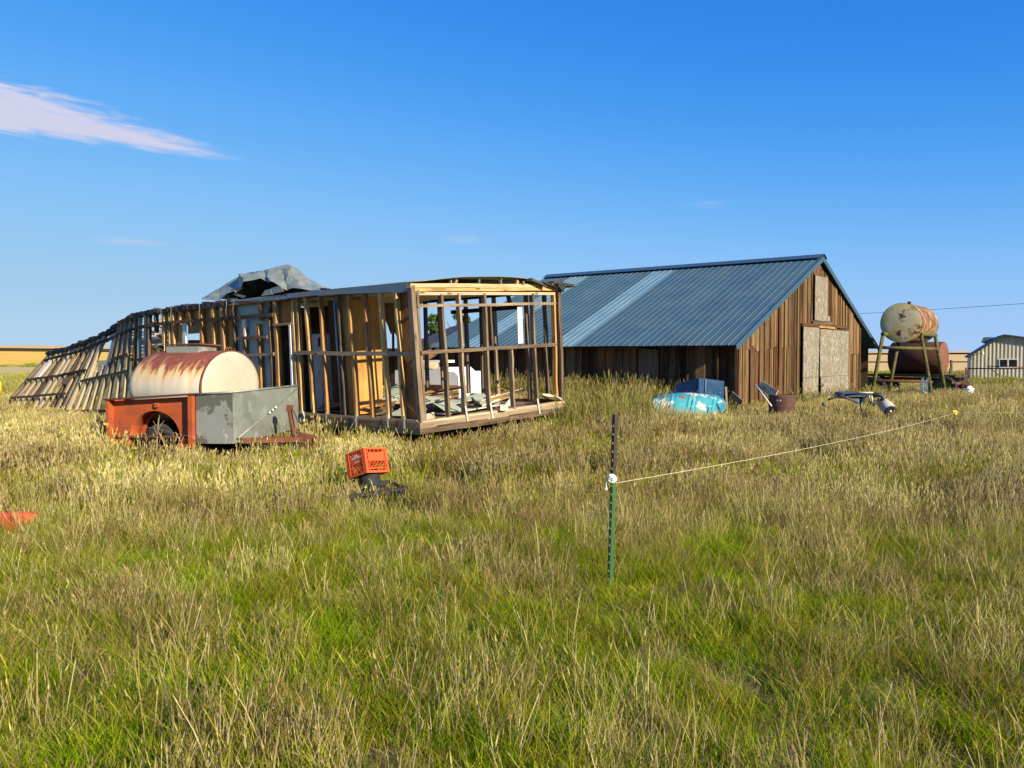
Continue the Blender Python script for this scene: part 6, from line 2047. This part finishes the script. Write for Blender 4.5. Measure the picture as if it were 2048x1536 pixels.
def scatter(y0, y1, dens, chooser, smin=.8, smax=1.25):
    half = .66
    xm = half * y1 + 2.5
    c_ = 1 / math.sqrt(dens)                       # jittered cells keep the cover even
    gx_, gy_ = np.meshgrid(np.arange(-xm, xm, c_), np.arange(y0, y1, c_))
    x = gx_.ravel() + nrng.uniform(-.15, 1.15, gx_.size) * c_; y = gy_.ravel() + nrng.uniform(-.15, 1.15, gx_.size) * c_
    keep = np.abs(x) < half * y + 2.5
    x, y = x[keep], y[keep]
    k, s, h = chooser(x, y)
    ok = k >= 0
    PX.extend(x[ok]); PYY.extend(y[ok]); PK.extend(k[ok]); PS.extend((nrng.uniform(smin, smax, len(x)) * s)[ok]); PH.extend(h[ok])


def pick(names, probs, n):
    """probs: list of arrays of weights"""
    P = np.stack(probs, 1); P = np.maximum(P, 0)
    tot = P.sum(1, keepdims=True)
    cum = np.cumsum(P / np.maximum(tot, 1e-9), 1)
    r = nrng.random((n, 1))
    idx = (r > cum).sum(1)
    out = np.full(n, -1)
    for i, nm in enumerate(names):
        m_ = idx == i
        if nm is None: continue
        out[m_] = np.array(KINDS[nm])[nrng.integers(0, len(KINDS[nm]), m_.sum())]
    return out


ss = lambda a, b, x: np.clip((x - a) / (b - a), 0, 1) ** 2 * (3 - 2 * np.clip((x - a) / (b - a), 0, 1))


def blocked(x, y, e=0.0):
    """footprints where no tuft grows, widened by e"""
    bad = np.zeros(len(x), bool)
    g = (x - BC.x) * BG.x + (y - BC.y) * BG.y; t = (x - BC.x) * BL.x + (y - BC.y) * BL.y
    bad |= (g > .45 - e) & (g < 13.6 + e) & (t > .05 - e) & (t < 11 + e)
    det = TL.x * TW.y - TL.y * TW.x
    qx, qy = x - TA.x, y - TA.y
    tt = (qx * TW.y - qy * TW.x) / det; ww = (TL.x * qy - TL.y * qx) / det
    bad |= (tt > .12 - e) & (tt < 21) & (ww > .05 - e) & (ww < 3.8 + e)
    s = (x - Q0.x) * QD.x + (y - Q0.y) * QD.y; g2 = (x - Q0.x) * QG.x + (y - Q0.y) * QG.y
    bad |= (s > -.02 - e) & (s < 2.2 + e) & (g2 > .0 - e) & (g2 < 2.05 + e)
    e2 = min(e, .4)
    bad |= (np.hypot(x - bp.x, y - bp.y) < .3 + e2)
    bad |= (np.hypot(x - bk_.location.x, y - bk_.location.y) < .16 + e2)
    hx = (x - at(1380, 800, HY).x)
    bad |= (np.abs(hx) < .95 + e2) & (y > HY - .05 - e2) & (y < HY + .9 + e2)
    wx_ = x - at(1720, 800, WY).x
    bad |= (np.abs(wx_) < .8 + e2) & (np.abs(y - WY) < .3 + e2)
    return bad


def near_choose(x, y):
    n = len(x)
    a = fbm(x, y, .55, 3.0); b = fbm(x, y, 1.1, 17.0); c = fbm(x, y, .33, 41.0)
    far_ = ss(5.6, 10.2, y)
    dry = far_ * 1.0 + (c - .5) * 1.5
    bare = ss(.52, .64, a) * ss(.2, 1.6, x) * (1 - ss(6.0, 7.8, y)) * .8
    bare += ss(.64, .76, b) * (1 - far_) * .15
    left = ss(-.5, -3, x)
    green = 3.2 * ss(1.05, .3, dry) * ss(.30, .55, b) + .06
    mix = .50 + .3 * ss(.2, .6, dry) * ss(1.0, .6, dry)
    tan = .12 + 1.0 * ss(.45, 1.1, dry) * ss(.42, .6, a) + left * .25
    brown = .04 + 1.15 * ss(.45, 1.05, dry) * ss(.62, .40, a)
    k = pick(['Pgreen', 'Pmix', 'Ptan', 'Pbrown', 'Pbare'], [green, mix, tan, brown, bare * 2.6], n)
    k[blocked(x, y, .36)] = -1
    lowc = np.exp(-((x + 1.45) / .6) ** 2 - ((y - 8.4) / .85) ** 2)
    h = .82 + .30 * ss(.5, 1.0, dry) + .25 * (c - .5)
    h *= 1 - .25 * ss(.6, 2.2, x) * (1 - ss(5.5, 7.5, y))
    h *= 1 - .50 * lowc
    h *= 1 - .4 * np.exp(-((x - .7) / .35) ** 2 - ((y - 5.45) / .4) ** 2)
    h *= 1 - .15 * np.exp(-((x + 5.0) / .8) ** 2 - ((y - 7.3) / .5) ** 2)
    return k, np.ones(n), h


def mid_probs(x, y):
    a = fbm(x, y, .28, 5.0); b = fbm(x, y, .6, 23.0); c = fbm(x, y, .14, 51.0)
    green = .30 + 1.7 * ss(.48, .62, b) * (1 - ss(11.5, 14, y) * .45)
    tan = .55 + .5 * ss(.4, .6, a)
    wheat = .25 + 2.0 * ss(10.0, 13.0, y) * ss(.38, .54, a)
    wheat += 2.5 * np.exp(-((x - 4.4) / .9) ** 2 - ((y - 8.6) / .8) ** 2)
    brown = .40 + 2.0 * ss(.60, .44, a) * (1 - ss(11, 15, y) * .75)
    h = .86 + .4 * (c - .5) + .12 * ss(10, 14, y)
    h *= 1 - .30 * np.exp(-((x + 3.6) / 2.2) ** 2 - ((y - 12.1) / .9) ** 2)
    h *= 1 - .78 * np.exp(-((x + 1.5) / .6) ** 2 - ((y - 8.8) / .6) ** 2)
    h *= 1 - .35 * np.exp(-((x - 6.8) / 3.2) ** 2 - ((y - 19.6) / 2.0) ** 2)
    h *= 1 - .3 * np.exp(-((x - 14.5) / 3) ** 2 - ((y - 30) / 3) ** 2)
    h *= 1 - .45 * np.exp(-((x + 10.5) / 3.5) ** 2 - ((y - 19.5) / 3) ** 2)
    h *= 1 - .35 * np.exp(-((x + .3) / 1.6) ** 2 - ((y - 14.3) / 1.4) ** 2)
    h *= 1.0
    return [green, tan, wheat, brown], h


def mid_choose(x, y):
    P, h = mid_probs(x, y)
    k = pick(['Mgreen', 'Mtan', 'Mwheat', 'Mbrown'], P, len(x))
    k[blocked(x, y, .62)] = -1
    return k, np.ones(len(x)), h


def edge_choose(x, y):
    """single tufts that fill up close to walls and wheels where a whole patch would not fit"""
    P, h = mid_probs(x, y)
    n = len(x)
    k = pick(['mgreen', 'mtan', 'mwheat', 'mbrown'], P, n)
    g = (x - BC.x) * BG.x + (y - BC.y) * BG.y; t = (x - BC.x) * BL.x + (y - BC.y) * BL.y
    wallside = (g > -1.6) & (g < .5) & (t > 1.6) & (t < 10.5)
    m_ = wallside & (nrng.random(n) < .8)
    k[m_] = np.array(KINDS['tall'])[nrng.integers(0, 3, m_.sum())]
    q = (np.hypot((x - 1.8) / 1.3, (y - 17.6) / 1.6) < 1)
    k[q] = np.array(KINDS['mgreen'] + KINDS['tall'])[nrng.integers(0, 5, q.sum())]
    near = (blocked(x, y, .62) & ~blocked(x, y, 0.02)) | (q & ~blocked(x, y, .02))
    k[~near] = -1
    return k, np.ones(n), h


def far_choose(x, y):
    n = len(x)
    a = fbm(x, y, .07, 15.0); b = fbm(x, y, .15, 33.0)
    k = pick(['Ftan', 'Fgreen'], [.8 + a, .2 + 1.6 * ss(.5, .62, b)], n)
    k[blocked(x, y, 2.0)] = -1
    return k, np.ones(n), .75 + .4 * (a - .5)


scatter(2.2, 9.0, 6.0, near_choose)


def litter_choose(x, y):
    k = pick(['Pbare'], [np.ones(len(x))], len(x))
    k[blocked(x, y, .36)] = -1
    return k, np.ones(len(x)), np.ones(len(x)) * .9


scatter(2.2, 8.5, 3.0, litter_choose)
scatter(8.6, 17.0, 1.7, mid_choose)
scatter(17.0, 42.0, 1.1, mid_choose, .9, 1.35)
scatter(8.6, 34.0, 22, edge_choose)
scatter(36.0, 62.0, .26, far_choose)
scatter(62.0, 122.0, .11, far_choose, .9, 1.4)
# weedy edges of the far fields
for _ in range(150):
    if rng.random() < .55: q_ = (rng.uniform(-175, -55), 194 + rng.uniform(-4, 3))
    else: q_ = (rng.uniform(45, 120), 112 + rng.uniform(-3, 3))
    PX.append(q_[0]); PYY.append(q_[1]); PK.append(rng.choice(KINDS['Fgreen'])); PS.append(rng.uniform(.8, 1.9)); PH.append(rng.uniform(.6, 1.3))
# the rank growth at the foot of the barn wall
for _ in range(520):
    t = rng.uniform(.3, 10.5); g = rng.uniform(-.7, .42)
    p = BP(g, t, 0)
    PX.append(p.x); PYY.append(p.y); PK.append(rng.choice(KINDS['tall'] if t > 1.5 or rng.random() < .4 else KINDS['mtan'])); PS.append(rng.uniform(.8, 1.2)); PH.append(rng.uniform(.75, 1.25) * (1 if t > 2.6 else .7))
for _ in range(260):
    g = rng.uniform(.5, 12); p = BP(g, rng.uniform(-.9, -.05), 0)
    PX.append(p.x); PYY.append(p.y); PK.append(rng.choice(KINDS['mtan'] + KINDS['tall'] + KINDS['mgreen'])); PS.append(rng.uniform(.8, 1.2)); PH.append(rng.uniform(.45, .85))
N = len(PX)
pz = [gz(a, b) for a, b in zip(PX, PYY)]
me = bpy.data.meshes.new('grass')
me.from_pydata(list(zip(PX, PYY, pz)), [], [])
ar = me.attributes.new('tuft_index', 'INT', 'POINT'); ar.data.foreach_set('value', np.array(PK, dtype=np.int32))
rot = np.zeros((N, 3), np.float32); rot[:, 2] = nrng.uniform(0, 2 * math.pi, N); rot[:, 0] = nrng.normal(0, .06, N); rot[:, 1] = nrng.normal(.03, .06, N)
ar = me.attributes.new('tuft_rot', 'FLOAT_VECTOR', 'POINT'); ar.data.foreach_set('vector', rot.ravel())
scl = np.ones((N, 3), np.float32); scl[:, 0] = PS; scl[:, 1] = PS; scl[:, 2] = np.array(PS) * np.array(PH)
ar = me.attributes.new('tuft_scale', 'FLOAT_VECTOR', 'POINT'); ar.data.foreach_set('vector', scl.ravel())
me.materials.append(M_['grass_blade'])
grass = bpy.data.objects.new('grass', me)
link(grass)
tag(grass, 'tall dry and green prairie grass covering the whole yard', 'grass', kind='stuff')
ng = bpy.data.node_groups.new('scatter_tufts', 'GeometryNodeTree')
ng.interface.new_socket('Geometry', in_out='INPUT', socket_type='NodeSocketGeometry')
ng.interface.new_socket('Geometry', in_out='OUTPUT', socket_type='NodeSocketGeometry')
gi = ng.nodes.new('NodeGroupInput'); go = ng.nodes.new('NodeGroupOutput')
iop = ng.nodes.new('GeometryNodeInstanceOnPoints')
ci = ng.nodes.new('GeometryNodeCollectionInfo')
ci.inputs['Collection'].default_value = tcol
ci.inputs['Separate Children'].default_value = True
ci.inputs['Reset Children'].default_value = True


def attr(name, typ):
    nd = ng.nodes.new('GeometryNodeInputNamedAttribute'); nd.data_type = typ
    nd.inputs['Name'].default_value = name
    return nd.outputs['Attribute']


ng.links.new(gi.outputs[0], iop.inputs['Points'])
ng.links.new(ci.outputs[0], iop.inputs['Instance'])
iop.inputs['Pick Instance'].default_value = True
ng.links.new(attr('tuft_index', 'INT'), iop.inputs['Instance Index'])
e2r = ng.nodes.new('FunctionNodeEulerToRotation')
ng.links.new(attr('tuft_rot', 'FLOAT_VECTOR'), e2r.inputs[0])
ng.links.new(e2r.outputs[0], iop.inputs['Rotation'])
ng.links.new(attr('tuft_scale', 'FLOAT_VECTOR'), iop.inputs['Scale'])
ng.links.new(iop.outputs[0], go.inputs[0])
md = grass.modifiers.new('scatter_tufts', 'NODES')
md.node_group = ng
print('tufts', N, 'objects', len(bpy.data.objects))
